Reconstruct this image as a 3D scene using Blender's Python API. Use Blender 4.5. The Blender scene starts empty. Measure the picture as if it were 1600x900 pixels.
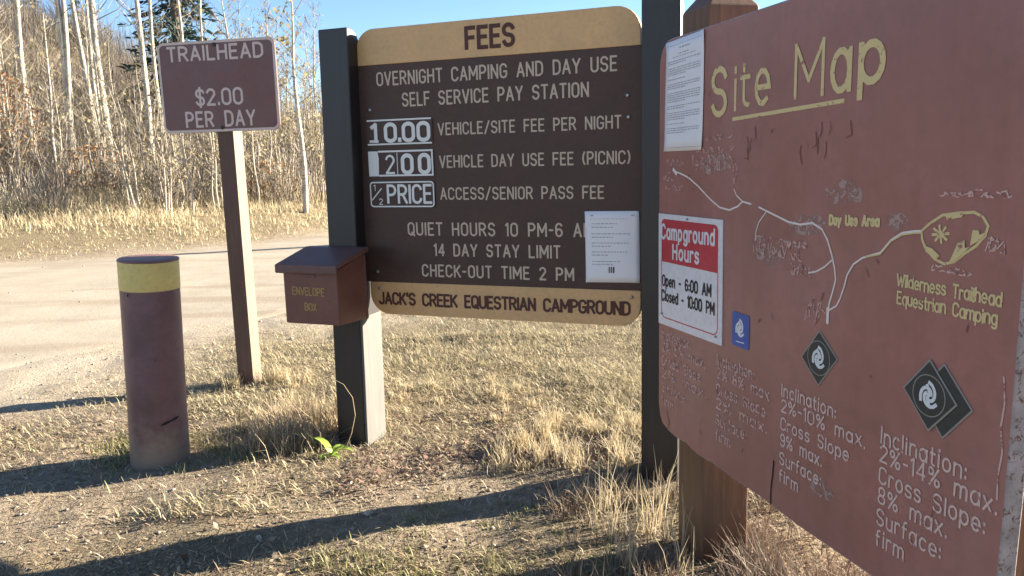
import bpy, bmesh, math, random
import numpy as np
from mathutils import Matrix, Vector

R = math.radians
scene = bpy.context.scene
col = scene.collection

# ------------------------------------------------------------------ camera
HC = 1.5
F_PX = 1240.0
cam = bpy.data.cameras.new('camera'); cam_o = bpy.data.objects.new('camera', cam); col.objects.link(cam_o)
cam.sensor_fit = 'HORIZONTAL'; cam.sensor_width = 36.0; cam.lens = 36.0 * F_PX / 1600.0
cam.clip_start = 0.05; cam.clip_end = 2000
_d = np.array([200., 7500., F_PX]); _d /= np.linalg.norm(_d)          # straight down, in camera axes (x right, y down, z ahead)
_Z = -_d; _Y = np.array([0, 0, 1.]) - _Z[2] * _Z; _Y /= np.linalg.norm(_Y); _X = np.cross(_Y, _Z)
_M = np.array([_X, _Y, _Z])
_r, _u, _f = _M @ [1, 0, 0], _M @ [0, -1, 0], _M @ [0, 0, 1]
cam_o.matrix_world = Matrix(((_r[0], _u[0], -_f[0], 0), (_r[1], _u[1], -_f[1], 0), (_r[2], _u[2], -_f[2], HC), (0, 0, 0, 1)))
scene.camera = cam_o

# ------------------------------------------------------------------ sky, sun, exposure
SUN_AZ, SUN_EL = 70.5, 15.6                                           # azimuth clockwise from +Y
world = bpy.data.worlds.new('World'); scene.world = world; world.use_nodes = True
wn = world.node_tree; bg = wn.nodes['Background']
sky = wn.nodes.new('ShaderNodeTexSky'); sky.sky_type = 'NISHITA'; sky.sun_disc = False
sky.sun_elevation = R(SUN_EL); sky.sun_rotation = R(SUN_AZ)
sky.air_density = 1.0; sky.dust_density = 0.0; sky.ozone_density = 2.5; sky.altitude = 2300
wn.links.new(sky.outputs[0], bg.inputs[0]); bg.inputs[1].default_value = 0.055
sun = bpy.data.lights.new('sun', 'SUN'); sun.energy = 5.0; sun.angle = R(0.5); sun.color = (1.0, 0.90, 0.74)
sun_o = bpy.data.objects.new('sun', sun); col.objects.link(sun_o)
_sd = Vector((math.sin(R(SUN_AZ)) * math.cos(R(SUN_EL)), math.cos(R(SUN_AZ)) * math.cos(R(SUN_EL)), math.sin(R(SUN_EL))))
sun_o.rotation_euler = _sd.to_track_quat('Z', 'Y').to_euler(); sun_o.location = _sd * 60
vs = scene.view_settings
vs.view_transform = 'Standard'; vs.look = 'None'; vs.exposure = 2.36; vs.gamma = 1.0; vs.use_curve_mapping = False
scene.cycles.use_denoising = True
scene.cycles.max_bounces = 6
scene.cycles.transparent_max_bounces = 16

# ------------------------------------------------------------------ small tools
def tag(o, label=None, cat=None, group=None, kind=None):
    if label: o['label'] = label
    if cat: o['category'] = cat
    if group: o['group'] = group
    if kind: o['kind'] = kind
    return o

def empty(name, loc=(0, 0, 0), rz=0.0):
    o = bpy.data.objects.new(name, None); col.objects.link(o)
    o.location = loc; o.rotation_euler = (0, 0, rz); o.empty_display_size = 0.2
    return o

def mesh_from(name, V, Fs, mats, fm=None, smooth=False):
    """V (n,3), Fs: list of index tuples, or numpy array (m,k)"""
    me = bpy.data.meshes.new(name)
    if isinstance(Fs, np.ndarray):
        V = np.asarray(V, np.float32); m, k = Fs.shape
        me.vertices.add(len(V)); me.vertices.foreach_set('co', V.ravel())
        me.loops.add(m * k); me.loops.foreach_set('vertex_index', Fs.astype(np.int32).ravel())
        me.polygons.add(m); me.polygons.foreach_set('loop_start', np.arange(0, m * k, k, dtype=np.int32))
        try: me.polygons.foreach_set('loop_total', np.full(m, k, np.int32))
        except Exception: pass
        me.update(calc_edges=True)
    else:
        me.from_pydata([tuple(map(float, v)) for v in V], [], Fs); me.update()
    for m_ in (mats if isinstance(mats, (list, tuple)) else [mats]): me.materials.append(m_)
    if fm is not None: me.polygons.foreach_set('material_index', np.asarray(fm, np.int32))
    if smooth: me.polygons.foreach_set('use_smooth', np.ones(len(me.polygons), bool))
    return me

class MB:
    def __init__(self): self.v = []; self.f = []; self.m = []
    def add(self, vs, fs, mi=0):
        b = len(self.v); self.v += [tuple(p) for p in vs]
        for q in fs: self.f.append(tuple(i + b for i in q)); self.m.append(mi)
        return self
    def box(self, x0, x1, y0, y1, z0, z1, mi=0):
        vs = [(x0, y0, z0), (x1, y0, z0), (x1, y1, z0), (x0, y1, z0), (x0, y0, z1), (x1, y0, z1), (x1, y1, z1), (x0, y1, z1)]
        return self.add(vs, [(0, 3, 2, 1), (4, 5, 6, 7), (0, 1, 5, 4), (1, 2, 6, 5), (2, 3, 7, 6), (3, 0, 4, 7)], mi)
    def plate(self, pts, y0, y1, mi=0, side=None):
        """outline pts (u, z), counter-clockwise seen from the front (-y); front at y0, back at y1"""
        n = len(pts); vs = [(u, y0, z) for u, z in pts] + [(u, y1, z) for u, z in pts]
        self.add(vs, [tuple(range(n)), tuple(range(2 * n - 1, n - 1, -1))], mi)
        b = len(self.v) - 2 * n
        for i in range(n):
            j = (i + 1) % n
            self.f.append((b + i, b + n + i, b + n + j, b + j)); self.m.append(mi if side is None else side)
        return self
    def tube(self, pts, rad, n=8, cap=True, mi=0):
        pts = [Vector(p) for p in pts]; rings = []
        b = len(self.v); up = Vector((0.31, 0.93, 0.2)).normalized()
        for i, p in enumerate(pts):
            t = (pts[min(i + 1, len(pts) - 1)] - pts[max(i - 1, 0)]).normalized()
            a = t.cross(up).normalized(); c = t.cross(a).normalized(); r = rad[i] if hasattr(rad, '__len__') else rad
            for k in range(n):
                th = 2 * math.pi * k / n
                self.v.append(tuple(p + (a * math.cos(th) + c * math.sin(th)) * r))
        for i in range(len(pts) - 1):
            for k in range(n):
                k2 = (k + 1) % n
                self.f.append((b + i * n + k, b + i * n + k2, b + (i + 1) * n + k2, b + (i + 1) * n + k)); self.m.append(mi)
        if cap:
            self.f.append(tuple(b + k for k in range(n))[::-1]); self.m.append(mi)
            self.f.append(tuple(b + (len(pts) - 1) * n + k for k in range(n))); self.m.append(mi)
        return self
    def lathe(self, prof, n=40, mi=0):
        b = len(self.v)
        for r, z in prof:
            for k in range(n):
                th = 2 * math.pi * k / n; self.v.append((r * math.cos(th), r * math.sin(th), z))
        for i in range(len(prof) - 1):
            for k in range(n):
                k2 = (k + 1) % n
                self.f.append((b + i * n + k, b + i * n + k2, b + (i + 1) * n + k2, b + (i + 1) * n + k)); self.m.append(mi)
        self.f.append(tuple(b + k for k in range(n))[::-1]); self.m.append(mi)
        self.f.append(tuple(b + (len(prof) - 1) * n + k for k in range(n))); self.m.append(mi)
        return self
    def build(self, name, mats, parent=None, smooth=False, bevel=0.0):
        me = mesh_from(name, self.v, self.f, mats, self.m, smooth)
        o = bpy.data.objects.new(name, me); col.objects.link(o)
        if parent: o.parent = parent
        if bevel:
            md = o.modifiers.new('bevel', 'BEVEL'); md.width = bevel; md.segments = 2; md.limit_method = 'ANGLE'; md.angle_limit = R(35)
        return o

def arc(cx, cy, rx, ry, a0, a1, n=9):
    return [(cx + rx * math.cos(R(a0 + (a1 - a0) * i / n)), cy + ry * math.sin(R(a0 + (a1 - a0) * i / n))) for i in range(n + 1)]

def rounded(u0, u1, z0, z1, r, n=7):
    """r = radii (bottom-left, bottom-right, top-right, top-left)"""
    p = []
    for (cx, cz, a0, rr) in ((u0 + r[0], z0 + r[0], 180, r[0]), (u1 - r[1], z0 + r[1], 270, r[1]), (u1 - r[2], z1 - r[2], 0, r[2]), (u0 + r[3], z1 - r[3], 90, r[3])):
        if rr <= 0: p.append((cx, cz))
        else: p += arc(cx, cz, rr, rr, a0, a0 + 90, n)
    return p

# ------------------------------------------------------------------ routed single-stroke lettering
def _glyphs():
    G = {}
    w = .52
    G['A'] = (.56, [[(0, 0), (.28, 1)], [(.28, 1), (.56, 0)], [(.1, .32), (.46, .32)]])
    G['B'] = (w, [[(0, 0), (0, 1)], [(0, 1), (.26, 1)] + arc(.26, .76, .23, .24, 90, -90) + [(0, .52)], [(.26, .52)] + arc(.26, .26, .26, .26, 90, -90) + [(0, 0)]])
    G['C'] = (w, [arc(.26, .74, .26, .26, 10, 180) + arc(.26, .26, .26, .26, 180, 350)])
    G['D'] = (w, [[(0, 0), (0, 1)], [(0, 1), (.2, 1)] + arc(.2, .68, .32, .32, 90, 0) + arc(.2, .32, .32, .32, 0, -90) + [(0, 0)]])
    G['E'] = (.44, [[(0, 0), (0, 1)], [(0, 1), (.44, 1)], [(0, .52), (.38, .52)], [(0, 0), (.44, 0)]])
    G['F'] = (.44, [[(0, 0), (0, 1)], [(0, 1), (.44, 1)], [(0, .52), (.38, .52)]])
    G['G'] = (w, [arc(.26, .74, .26, .26, 10, 180) + arc(.26, .26, .26, .26, 180, 360) + [(.52, .46)], [(.52, .46), (.3, .46)]])
    G['H'] = (w, [[(0, 0), (0, 1)], [(w, 0), (w, 1)], [(0, .52), (w, .52)]])
    G['I'] = (.0, [[(0, 0), (0, 1)]])
    G['J'] = (.42, [[(.42, 1), (.42, .24)] + arc(.21, .22, .21, .22, 0, -170)])
    G['K'] = (.52, [[(0, 0), (0, 1)], [(0, .38), (.5, 1)], [(.17, .58), (.52, 0)]])
    G['L'] = (.42, [[(0, 1), (0, 0)], [(0, 0), (.42, 0)]])
    G['M'] = (.66, [[(0, 0), (0, 1)], [(0, 1), (.33, .3)], [(.33, .3), (.66, 1)], [(.66, 1), (.66, 0)]])
    G['N'] = (w, [[(0, 0), (0, 1)], [(0, 1), (w, 0)], [(w, 0), (w, 1)]])
    G['O'] = (w, [arc(.26, .74, .26, .26, 0, 180) + arc(.26, .26, .26, .26, 180, 360) + [(.52, .74)]])
    G['P'] = (.5, [[(0, 0), (0, 1)], [(0, 1), (.24, 1)] + arc(.24, .73, .26, .27, 90, -90) + [(0, .46)]])
    G['Q'] = (w, G['O'][1] + [[(.3, .22), (.56, -.06)]])
    G['R'] = (.52, [[(0, 0), (0, 1)], [(0, 1), (.24, 1)] + arc(.24, .74, .26, .26, 90, -90) + [(0, .48)], [(.26, .48), (.52, 0)]])
    G['S'] = (.5, [arc(.25, .75, .25, .25, 15, 262) + arc(.25, .255, .25, .255, 84, -165)])
    G['T'] = (.5, [[(0, 1), (.5, 1)], [(.25, 1), (.25, 0)]])
    G['U'] = (w, [[(0, 1), (0, .26)] + arc(.26, .26, .26, .26, 180, 360) + [(w, 1)]])
    G['V'] = (.54, [[(0, 1), (.27, 0)], [(.27, 0), (.54, 1)]])
    G['W'] = (.8, [[(0, 1), (.2, 0)], [(.2, 0), (.4, .8)], [(.4, .8), (.6, 0)], [(.6, 0), (.8, 1)]])
    G['X'] = (.52, [[(0, 0), (.52, 1)], [(0, 1), (.52, 0)]])
    G['Y'] = (.54, [[(0, 1), (.27, .45)], [(.54, 1), (.27, .45)], [(.27, .46), (.27, 0)]])
    G['0'] = G['O']
    G['1'] = (.16, [[(0, .84), (.16, 1)], [(.16, 1), (.16, 0)]])
    G['2'] = (.48, [arc(.24, .74, .24, .26, 165, -20) + [(.0, 0)], [(0, 0), (.48, 0)]])
    G['4'] = (.5, [[(.38, 0), (.38, 1)], [(.38, 1), (0, .28)], [(0, .28), (.5, .28)]])
    G['5'] = (.48, [[(.44, 1), (.05, 1)], [(.05, 1), (.02, .56)], [(.02, .55)] + arc(.22, .32, .26, .32, 120, -150)])
    G['6'] = (.48, [arc(.24, .74, .24, .26, 25, 180) + [(0, .27)], arc(.24, .28, .24, .28, 0, 360, 14)])
    G['8'] = (.48, [arc(.24, .75, .21, .25, 0, 360, 14), arc(.24, .25, .24, .25, 0, 360, 14)])
    G['9'] = (.48, [arc(.24, .72, .24, .28, 0, 360, 14), [(.48, .73)] + arc(.24, .26, .24, .26, 0, -155)])
    G['$'] = (.5, G['S'][1] + [[(.25, 1.14), (.25, -.14)]])
    G['.'] = (.04, [[(.02, 0), (.02, .1)]])
    G[','] = (.04, [[(.03, .1), (0, -.1)]])
    G[':'] = (.04, [[(.02, .06), (.02, .16)], [(.02, .5), (.02, .6)]])
    G['-'] = (.26, [[(0, .48), (.26, .48)]])
    G['/'] = (.42, [[(0, -.06), (.42, 1.04)]])
    G["'"] = (.02, [[(.02, 1.04), (0, .78)]])
    G['('] = (.16, [arc(.4, .5, .4, .66, 130, 230)])
    G[')'] = (.16, [arc(-.24, .5, .4, .66, 50, -50)])
    G['%'] = (.7, [[(.08, 0), (.6, 1)], arc(.14, .78, .14, .2, 0, 360, 10), arc(.54, .2, .14, .2, 0, 360, 10)])
    x = .7; h = x / 2; r = .23
    ov = lambda cx: arc(cx, h, r, h, 0, 360, 14)
    G['a'] = (.46, [ov(.23), [(.46, x), (.46, 0)]])
    G['c'] = (.42, [arc(.23, h, r, h, 45, 315)])
    G['d'] = (.46, [ov(.23), [(.46, 1), (.46, 0)]])
    G['e'] = (.46, [[(.02, h)] + arc(.23, h, r, h, 0, 315)])
    G['f'] = (.3, [[(.1, 0), (.1, .8)] + arc(.24, .8, .14, .2, 180, 70), [(0, .62), (.28, .62)]])
    G['g'] = (.46, [ov(.23), [(.46, x), (.46, -.1)] + arc(.24, -.1, .22, .18, 0, -150)])
    G['h'] = (.42, [[(0, 0), (0, 1)], [(0, .45)] + arc(.21, .46, .21, .24, 170, 0) + [(.42, 0)]])
    G['i'] = (.02, [[(.01, 0), (.01, x)], [(.01, .88), (.01, .98)]])
    G['l'] = (.02, [[(.01, 0), (.01, 1)]])
    G['m'] = (.68, [[(0, 0), (0, x)], [(0, .45)] + arc(.17, .48, .17, .22, 170, 0) + [(.34, 0)], [(.34, .45)] + arc(.51, .48, .17, .22, 170, 0) + [(.68, 0)]])
    G['n'] = (.42, [[(0, 0), (0, x)], [(0, .45)] + arc(.21, .46, .21, .24, 170, 0) + [(.42, 0)]])
    G['o'] = (.46, [ov(.23)])
    G['p'] = (.46, [ov(.23), [(0, x), (0, -.28)]])
    G['q'] = (.46, [ov(.23), [(.46, x), (.46, -.28)]])
    G['r'] = (.3, [[(0, 0), (0, x)], [(0, .42)] + arc(.19, .44, .19, .26, 170, 50)])
    G['s'] = (.4, [arc(.2, .53, .19, .17, 20, 262, 8) + arc(.2, .18, .2, .18, 84, -160, 8)])
    G['t'] = (.28, [[(.1, .95), (.1, .16)] + arc(.24, .16, .14, .16, 180, 280, 5), [(0, .66), (.28, .66)]])
    G['u'] = (.42, [[(0, x), (0, .24)] + arc(.21, .24, .21, .24, 180, 360) , [(.42, x), (.42, 0)]])
    G['w'] = (.6, [[(0, x), (.15, 0)], [(.15, 0), (.3, x)], [(.3, x), (.45, 0)], [(.45, 0), (.6, x)]])
    G['x'] = (.42, [[(0, 0), (.42, x)], [(0, x), (.42, 0)]])
    G['y'] = (.44, [[(0, x), (.22, 0)], [(.44, x), (.12, -.28)]])
    G[' '] = (.42, [])
    return G
GLYPH = _glyphs()

def ribbon(mb, pts, th, y, mi=0, caps=True):
    """flat stroke of width th in the (u, z) plane at depth y"""
    pts = [np.array(p, float) for p in pts]
    q = [pts[0]]
    for p in pts[1:]:
        if np.linalg.norm(p - q[-1]) > 1e-5: q.append(p)
    if len(q) < 2: return
    closed = np.linalg.norm(q[0] - q[-1]) < 1e-5
    n = len(q)
    L, Rr = [], []
    for i in range(n):
        if closed and i in (0, n - 1): a, b, c = q[n - 2], q[0], q[1]
        else: a, b, c = q[max(i - 1, 0)], q[i], q[min(i + 1, n - 1)]
        t1 = b - a; t2 = c - b
        t1 = t1 / (np.linalg.norm(t1) or 1); t2 = t2 / (np.linalg.norm(t2) or 1)
        t = t1 + t2; t /= (np.linalg.norm(t) or 1)
        ext = np.zeros(2)
        if caps and not closed and i == 0: ext = -t * th * .35
        if caps and not closed and i == n - 1: ext = t * th * .35
        nrm = np.array([-t[1], t[0]])
        k = 1.0 / max(.55, abs(nrm @ np.array([-t2[1], t2[0]])) if np.linalg.norm(t2) else 1.0) if 0 < i < n - 1 else 1.0
        L.append(b + ext + nrm * th / 2 * k); Rr.append(b + ext - nrm * th / 2 * k)
    vs = [(p[0], y, p[1]) for p in L] + [(p[0], y, p[1]) for p in Rr]
    mb.add(vs, [(i, n + i, n + i + 1, i + 1) for i in range(n - 1)], mi)

_step = [0]
def text(mb, s, u0, u1, z0, cap, th, y, z1=None, sp=.2, mi=0, jit=0.0, rng=None, slant=0.0):
    """stroke text from u0 to u1, baseline z0 (z1 at the right end)"""
    ws = [GLYPH[c][0] for c in s]
    tot = sum(ws) + sp * (len(s) - 1)
    k = (u1 - u0) / tot
    if z1 is None: z1 = z0
    x = 0.0
    for c, w in zip(s, ws):
        jz = (rng.uniform(-jit, jit) * cap) if rng else 0
        for st in GLYPH[c][1]:
            _step[0] = (_step[0] + 1) % 7
            ribbon(mb, [(u0 + (x + px + slant * pz) * k, z0 + (z1 - z0) * (x + px) / tot + jz + pz * cap) for px, pz in st], th, y - _step[0] * 0.00012, mi)
        x += w + sp

# ------------------------------------------------------------------ materials
def mat(name, color=(.5, .5, .5), rough=.8, spec=.5, metallic=0.0):
    m = bpy.data.materials.new(name); m.use_nodes = True
    b = m.node_tree.nodes['Principled BSDF']
    b.inputs['Base Color'].default_value = (*color, 1); b.inputs['Roughness'].default_value = rough
    b.inputs['Specular IOR Level'].default_value = spec; b.inputs['Metallic'].default_value = metallic
    return m
def N(m, t, **kw):
    n = m.node_tree.nodes.new(t)
    for k, v in kw.items(): setattr(n, k, v)
    return n
def LK(m, a, b): m.node_tree.links.new(a, b)
def BS(m): return m.node_tree.nodes['Principled BSDF']
def noise(m, scale, detail=4, rough=.55, stretch=None, dist=0.0, coord='Object'):
    tc = N(m, 'ShaderNodeTexCoord'); n = N(m, 'ShaderNodeTexNoise')
    n.inputs['Scale'].default_value = scale; n.inputs['Detail'].default_value = detail; n.inputs['Roughness'].default_value = rough
    n.inputs['Distortion'].default_value = dist
    if stretch:
        mp = N(m, 'ShaderNodeMapping'); mp.inputs['Scale'].default_value = stretch
        LK(m, tc.outputs[coord], mp.inputs[0]); LK(m, mp.outputs[0], n.inputs['Vector'])
    else: LK(m, tc.outputs[coord], n.inputs['Vector'])
    return n.outputs['Fac']
def ramp(m, fac, stops):
    r = N(m, 'ShaderNodeValToRGB'); e = r.color_ramp.elements
    while len(e) < len(stops): e.new(0.5)
    for el, (p, c) in zip(e, stops): el.position = p; el.color = (*c, 1) if len(c) == 3 else c
    LK(m, fac, r.inputs[0]); return r.outputs[0]
def gray(m, fac, lo, hi, a=0.0, b=1.0):
    r = N(m, 'ShaderNodeMapRange'); r.inputs['From Min'].default_value = lo; r.inputs['From Max'].default_value = hi
    r.inputs['To Min'].default_value = a; r.inputs['To Max'].default_value = b; r.clamp = True
    LK(m, fac, r.inputs['Value']); return r.outputs[0]
def mix(m, fac, a, b, mode='MIX'):
    x = N(m, 'ShaderNodeMix', data_type='RGBA', blend_type=mode)
    if isinstance(fac, (int, float)): x.inputs[0].default_value = fac
    else: LK(m, fac, x.inputs[0])
    for i, v in ((6, a), (7, b)):
        if isinstance(v, tuple): x.inputs[i].default_value = (*v, 1)
        else: LK(m, v, x.inputs[i])
    return x.outputs[2]
def bump(m, h, strength=.4, dist=.01):
    b = N(m, 'ShaderNodeBump'); b.inputs['Strength'].default_value = strength; b.inputs['Distance'].default_value = dist
    LK(m, h, b.inputs['Height']); LK(m, b.outputs[0], BS(m).inputs['Normal'])
def setc(m, c): LK(m, c, BS(m).inputs['Base Color'])

def painted(name, c, var=.25, rough=.5, scratch=None, spec=.5, scale=6.0, chips=.70):
    """old paint: blotchy fading, fine grime, chips down to another colour"""
    m = mat(name, c, rough, spec)
    n1 = noise(m, scale, 6, .6); n2 = noise(m, scale * 9, 4, .6)
    base = ramp(m, n1, [(.3, tuple(x * (1 - var) for x in c)), (.7, tuple(min(1, x * (1 + var)) for x in c))])
    base = mix(m, gray(m, n2, .45, .75, 0, .35), base, tuple(x * .6 for x in c))
    if scratch:
        n3 = noise(m, scale * 5, 8, .75, dist=.6)
        base = mix(m, gray(m, n3, chips, chips + .03), base, scratch)
    setc(m, base); LK(m, gray(m, n1, .3, .7, rough - .08, rough + .12), BS(m).inputs['Roughness'])
    bump(m, n2, .15, .002)
    return m

def wood(name, c, rough=.6, var=.35, grain=(18, 18, 1.2), light=None, spec=.5):
    m = mat(name, c, rough, spec)
    g = noise(m, 2.2, 6, .65, grain, .4); g2 = noise(m, 7, 5, .6, (grain[0], grain[1], grain[2] * .6), .2)
    base = ramp(m, g, [(.28, tuple(x * (1 - var) for x in c)), (.55, c), (.75, tuple(min(1, x * (1 + var)) for x in c))])
    if light: base = mix(m, gray(m, g2, .62, .75, 0, .7), base, light)
    setc(m, base); bump(m, g2, .25, .003)
    return m

def letter_mat(name, c, under, wear=.6, scale=60.0):
    """paint in routed letters, worn through to the board where the noise is high"""
    m = mat(name, c, .65, .3)
    n = noise(m, scale, 5, .7)
    setc(m, mix(m, gray(m, n, wear, wear + .06), c, under))
    return m

def blades(name, cols, rough=.7, transl=.35):
    m = mat(name, cols[0], rough, .25)
    g = N(m, 'ShaderNodeNewGeometry')
    stops = [((i + .5) / len(cols), c) for i, c in enumerate(cols)]
    c = ramp(m, g.outputs['Random Per Island'], stops)
    setc(m, c)
    if transl:
        t = N(m, 'ShaderNodeBsdfTranslucent'); LK(m, c, t.inputs[0])
        s = N(m, 'ShaderNodeMixShader'); s.inputs[0].default_value = transl
        out = m.node_tree.nodes['Material Output']
        LK(m, BS(m).outputs[0], s.inputs[1]); LK(m, t.outputs[0], s.inputs[2]); LK(m, s.outputs[0], out.inputs[0])
    return m

BROWN = (.080, .042, .031); BEIGE = (.66, .385, .165); MAPRED = (.335, .137, .107)
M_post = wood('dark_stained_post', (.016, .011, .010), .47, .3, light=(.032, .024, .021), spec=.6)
M_postbrown = wood('brown_post_wood', (.115, .062, .042), .7, .3, light=(.20, .12, .075))
M_litside = wood('sunlit_side_wood', (.20, .14, .09), .65, .25, light=(.28, .20, .14))  # lighter post wood for the side faces, painting in the sunlit one
M_mappost = wood('reddish_post_wood', (.15, .075, .038), .6, .35, light=(.25, .14, .07))
M_panel = painted('brown_sign_paint', BROWN, .20, .5, (.16, .12, .10), spec=.3, chips=.75)
M_beige = painted('tan_sign_paint', BEIGE, .10, .5)
M_cream = letter_mat('cream_routed_letters', (.56, .43, .32), BROWN, .68)
M_white = letter_mat('white_plate_letters', (.78, .74, .68), BROWN, .80)
M_dletter = letter_mat('dark_brown_letters', (.10, .04, .03), BEIGE, .80)
M_map = painted('faded_red_brown_board', MAPRED, .18, .42, (.30, .22, .20), spec=.55, scale=2.6, chips=.74)
_st = noise(M_map, 3.0, 6, .65, (6, 6, .5), .3); _bl = noise(M_map, 1.1, 4, .6)
_src = BS(M_map).inputs['Base Color'].links[0].from_socket
setc(M_map, mix(M_map, gray(M_map, _bl, .42, .72, 0, .28), mix(M_map, gray(M_map, _st, .50, .72, 0, .35), _src, (.25, .095, .066)), (.46, .29, .25)))
M_mapedge = painted('worn_board_edge', (.34, .28, .26), .3, .7, (.15, .07, .05), scale=14, chips=.55)
M_mapwhite = letter_mat('worn_white_route', (.78, .66, .58), MAPRED, .66, 40)
M_mapfaint = letter_mat('faded_pale_letters', (.68, .48, .40), MAPRED, .58, 55)
M_mapghost = letter_mat('almost_gone_letters', (.66, .43, .36), MAPRED, .50, 60)
M_mapyel = letter_mat('worn_yellow_paint', (.68, .53, .25), MAPRED, .58, 45)
M_paper = mat('paper', (.80, .77, .76), .7, .3); M_ink = mat('faded_ink', (.38, .37, .38), .8)
M_inkdark = mat('dark_ink', (.06, .06, .07), .7)
M_plastic = painted('white_plastic', (.76, .71, .69), .04, .35)
M_red = painted('red_print', (.52, .045, .06), .08, .4); M_black = mat('black_print', (.015, .015, .017), .5)
M_blue = painted('blue_sticker', (.035, .10, .38), .15, .4); M_dia = painted('charcoal_sticker', (.035, .038, .035), .3, .5, (.2, .2, .18), scale=30)
M_diarim = mat('pale_sticker_rim', (.30, .27, .23), .6); M_stickw = mat('white_sticker_print', (.72, .72, .70), .5)
M_trail = painted('brown_road_sign', (.15, .062, .054), .10, .45); M_trailw = letter_mat('pale_sign_print', (.60, .48, .42), (.15, .062, .054), .8)
M_metal = mat('dull_steel', (.35, .34, .33), .45, .5, .9)
M_boll = painted('maroon_pipe_paint', (.170, .085, .086), .34, .45, (.06, .036, .034), scale=4, chips=.63)
_tc = N(M_boll, 'ShaderNodeTexCoord'); _sx = N(M_boll, 'ShaderNodeSeparateXYZ'); LK(M_boll, _tc.outputs['Object'], _sx.inputs[0])
_ad = N(M_boll, 'ShaderNodeMath', operation='MULTIPLY_ADD'); LK(M_boll, noise(M_boll, 16, 5, .7), _ad.inputs[0]); _ad.inputs[1].default_value = -.45; LK(M_boll, _sx.outputs[2], _ad.inputs[2])
setc(M_boll, mix(M_boll, gray(M_boll, _ad.outputs[0], -.16, .02, .75, 0), BS(M_boll).inputs['Base Color'].links[0].from_socket, (.24, .18, .13)))
M_bollcap = painted('maroon_pipe_cap', (.24, .11, .095), .2, .45); M_yel = painted('yellow_band_paint', (.72, .53, .17), .12, .5, (.2, .12, .08), chips=.76)
M_box = painted('rusty_brown_box_paint', (.17, .066, .046), .22, .45, (.26, .13, .08), chips=.76); M_lid = painted('brown_lid_paint', (.15, .07, .058), .25, .5, (.2, .14, .12))
M_boxl = letter_mat('worn_box_letters', (.42, .25, .10), (.17, .066, .046), .62, 90)
M_scratch = mat('dull_scratches', (.25, .105, .08), .8, .2)
M_crack = mat('dark_crack', (.02, .013, .012), .9)

# bark, twigs, foliage, ground cover
M_bark = mat('aspen_bark', (.5, .45, .37), .75, .2)
_n = noise(M_bark, 5, 5, .6, (1, 1, .5)); _n2 = noise(M_bark, 9, 4, .6, (1, 1, 5))
setc(M_bark, mix(M_bark, gray(M_bark, _n2, .56, .64, 0, .9), ramp(M_bark, _n, [(.35, (.30, .26, .21)), (.6, (.54, .48, .39))]), (.07, .055, .045)))
M_sapbark = mat('sapling_bark', (.36, .31, .245), .8, .2)
M_twig = blades('bare_twigs', [(.26, .22, .17), (.36, .31, .24), (.20, .16, .125), (.44, .39, .31)], .8, 0)
M_brush = blades('hill_brush_twigs', [(.12, .098, .08), (.15, .125, .10), (.135, .112, .09)], .85, 0)
M_hillgrass = blades('hill_grass_straw', [(.30, .235, .14), (.36, .285, .18), (.25, .19, .115), (.33, .27, .17)], .8, .2)
M_brush2 = blades('grey_brush_twigs', [(.185, .155, .13), (.22, .188, .155), (.165, .14, .118)], .85, 0)
M_olive = blades('olive_brush', [(.135, .118, .075), (.16, .14, .09), (.12, .104, .066)], .8, .2)
M_leaf = blades('last_yellow_leaves', [(.30, .25, .13), (.24, .20, .11), (.36, .29, .16)], .7, .35)
M_orange = blades('rusty_leaves', [(.30, .15, .065), (.36, .20, .09), (.24, .12, .06), (.30, .20, .12)], .8, .3)
M_needle = blades('spruce_needles', [(.020, .040, .032), (.030, .055, .045), (.040, .065, .050), (.018, .032, .028)], .7, .15)
M_cbark = mat('spruce_bark', (.10, .075, .055), .9)
M_grass = blades('dry_grass', [(.52, .43, .27), (.58, .49, .32), (.40, .32, .20), (.64, .56, .40), (.30, .235, .145), (.40, .37, .20)], .7, .3)
M_tall = blades('tall_straw_grass', [(.52, .42, .26), (.58, .48, .31), (.44, .345, .205), (.63, .54, .37)], .7, .3)
M_stem = blades('weathered_weed_stems', [(.24, .19, .14), (.16, .12, .09), (.34, .27, .19), (.22, .13, .08), (.11, .08, .065)], .8, .15)
M_green = blades('green_grass', [(.21, .21, .085), (.27, .25, .11), (.36, .32, .17), (.17, .165, .07), (.42, .36, .22)], .6, .3)
M_litter = blades('leaf_litter', [(.24, .16, .10), (.17, .11, .075), (.36, .27, .18), (.28, .20, .15), (.13, .085, .065), (.42, .34, .26)], .85, .1)
M_litterred = blades('fallen_red_leaves', [(.19, .115, .085), (.25, .155, .115), (.13, .085, .065), (.36, .26, .19)], .85, .1)
M_debris = blades('dead_grass_debris', [(.40, .31, .19), (.50, .40, .27), (.28, .20, .13), (.22, .15, .10), (.58, .48, .34), (.33, .26, .14)], .8, .2)
M_pebble = blades('pebbles', [(.32, .26, .20), (.38, .31, .24), (.24, .19, .15), (.45, .38, .30)], .9, 0)
M_weedgreen = blades('fresh_green_leaves', [(.30, .46, .06), (.38, .50, .10)], .5, .4)

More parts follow.
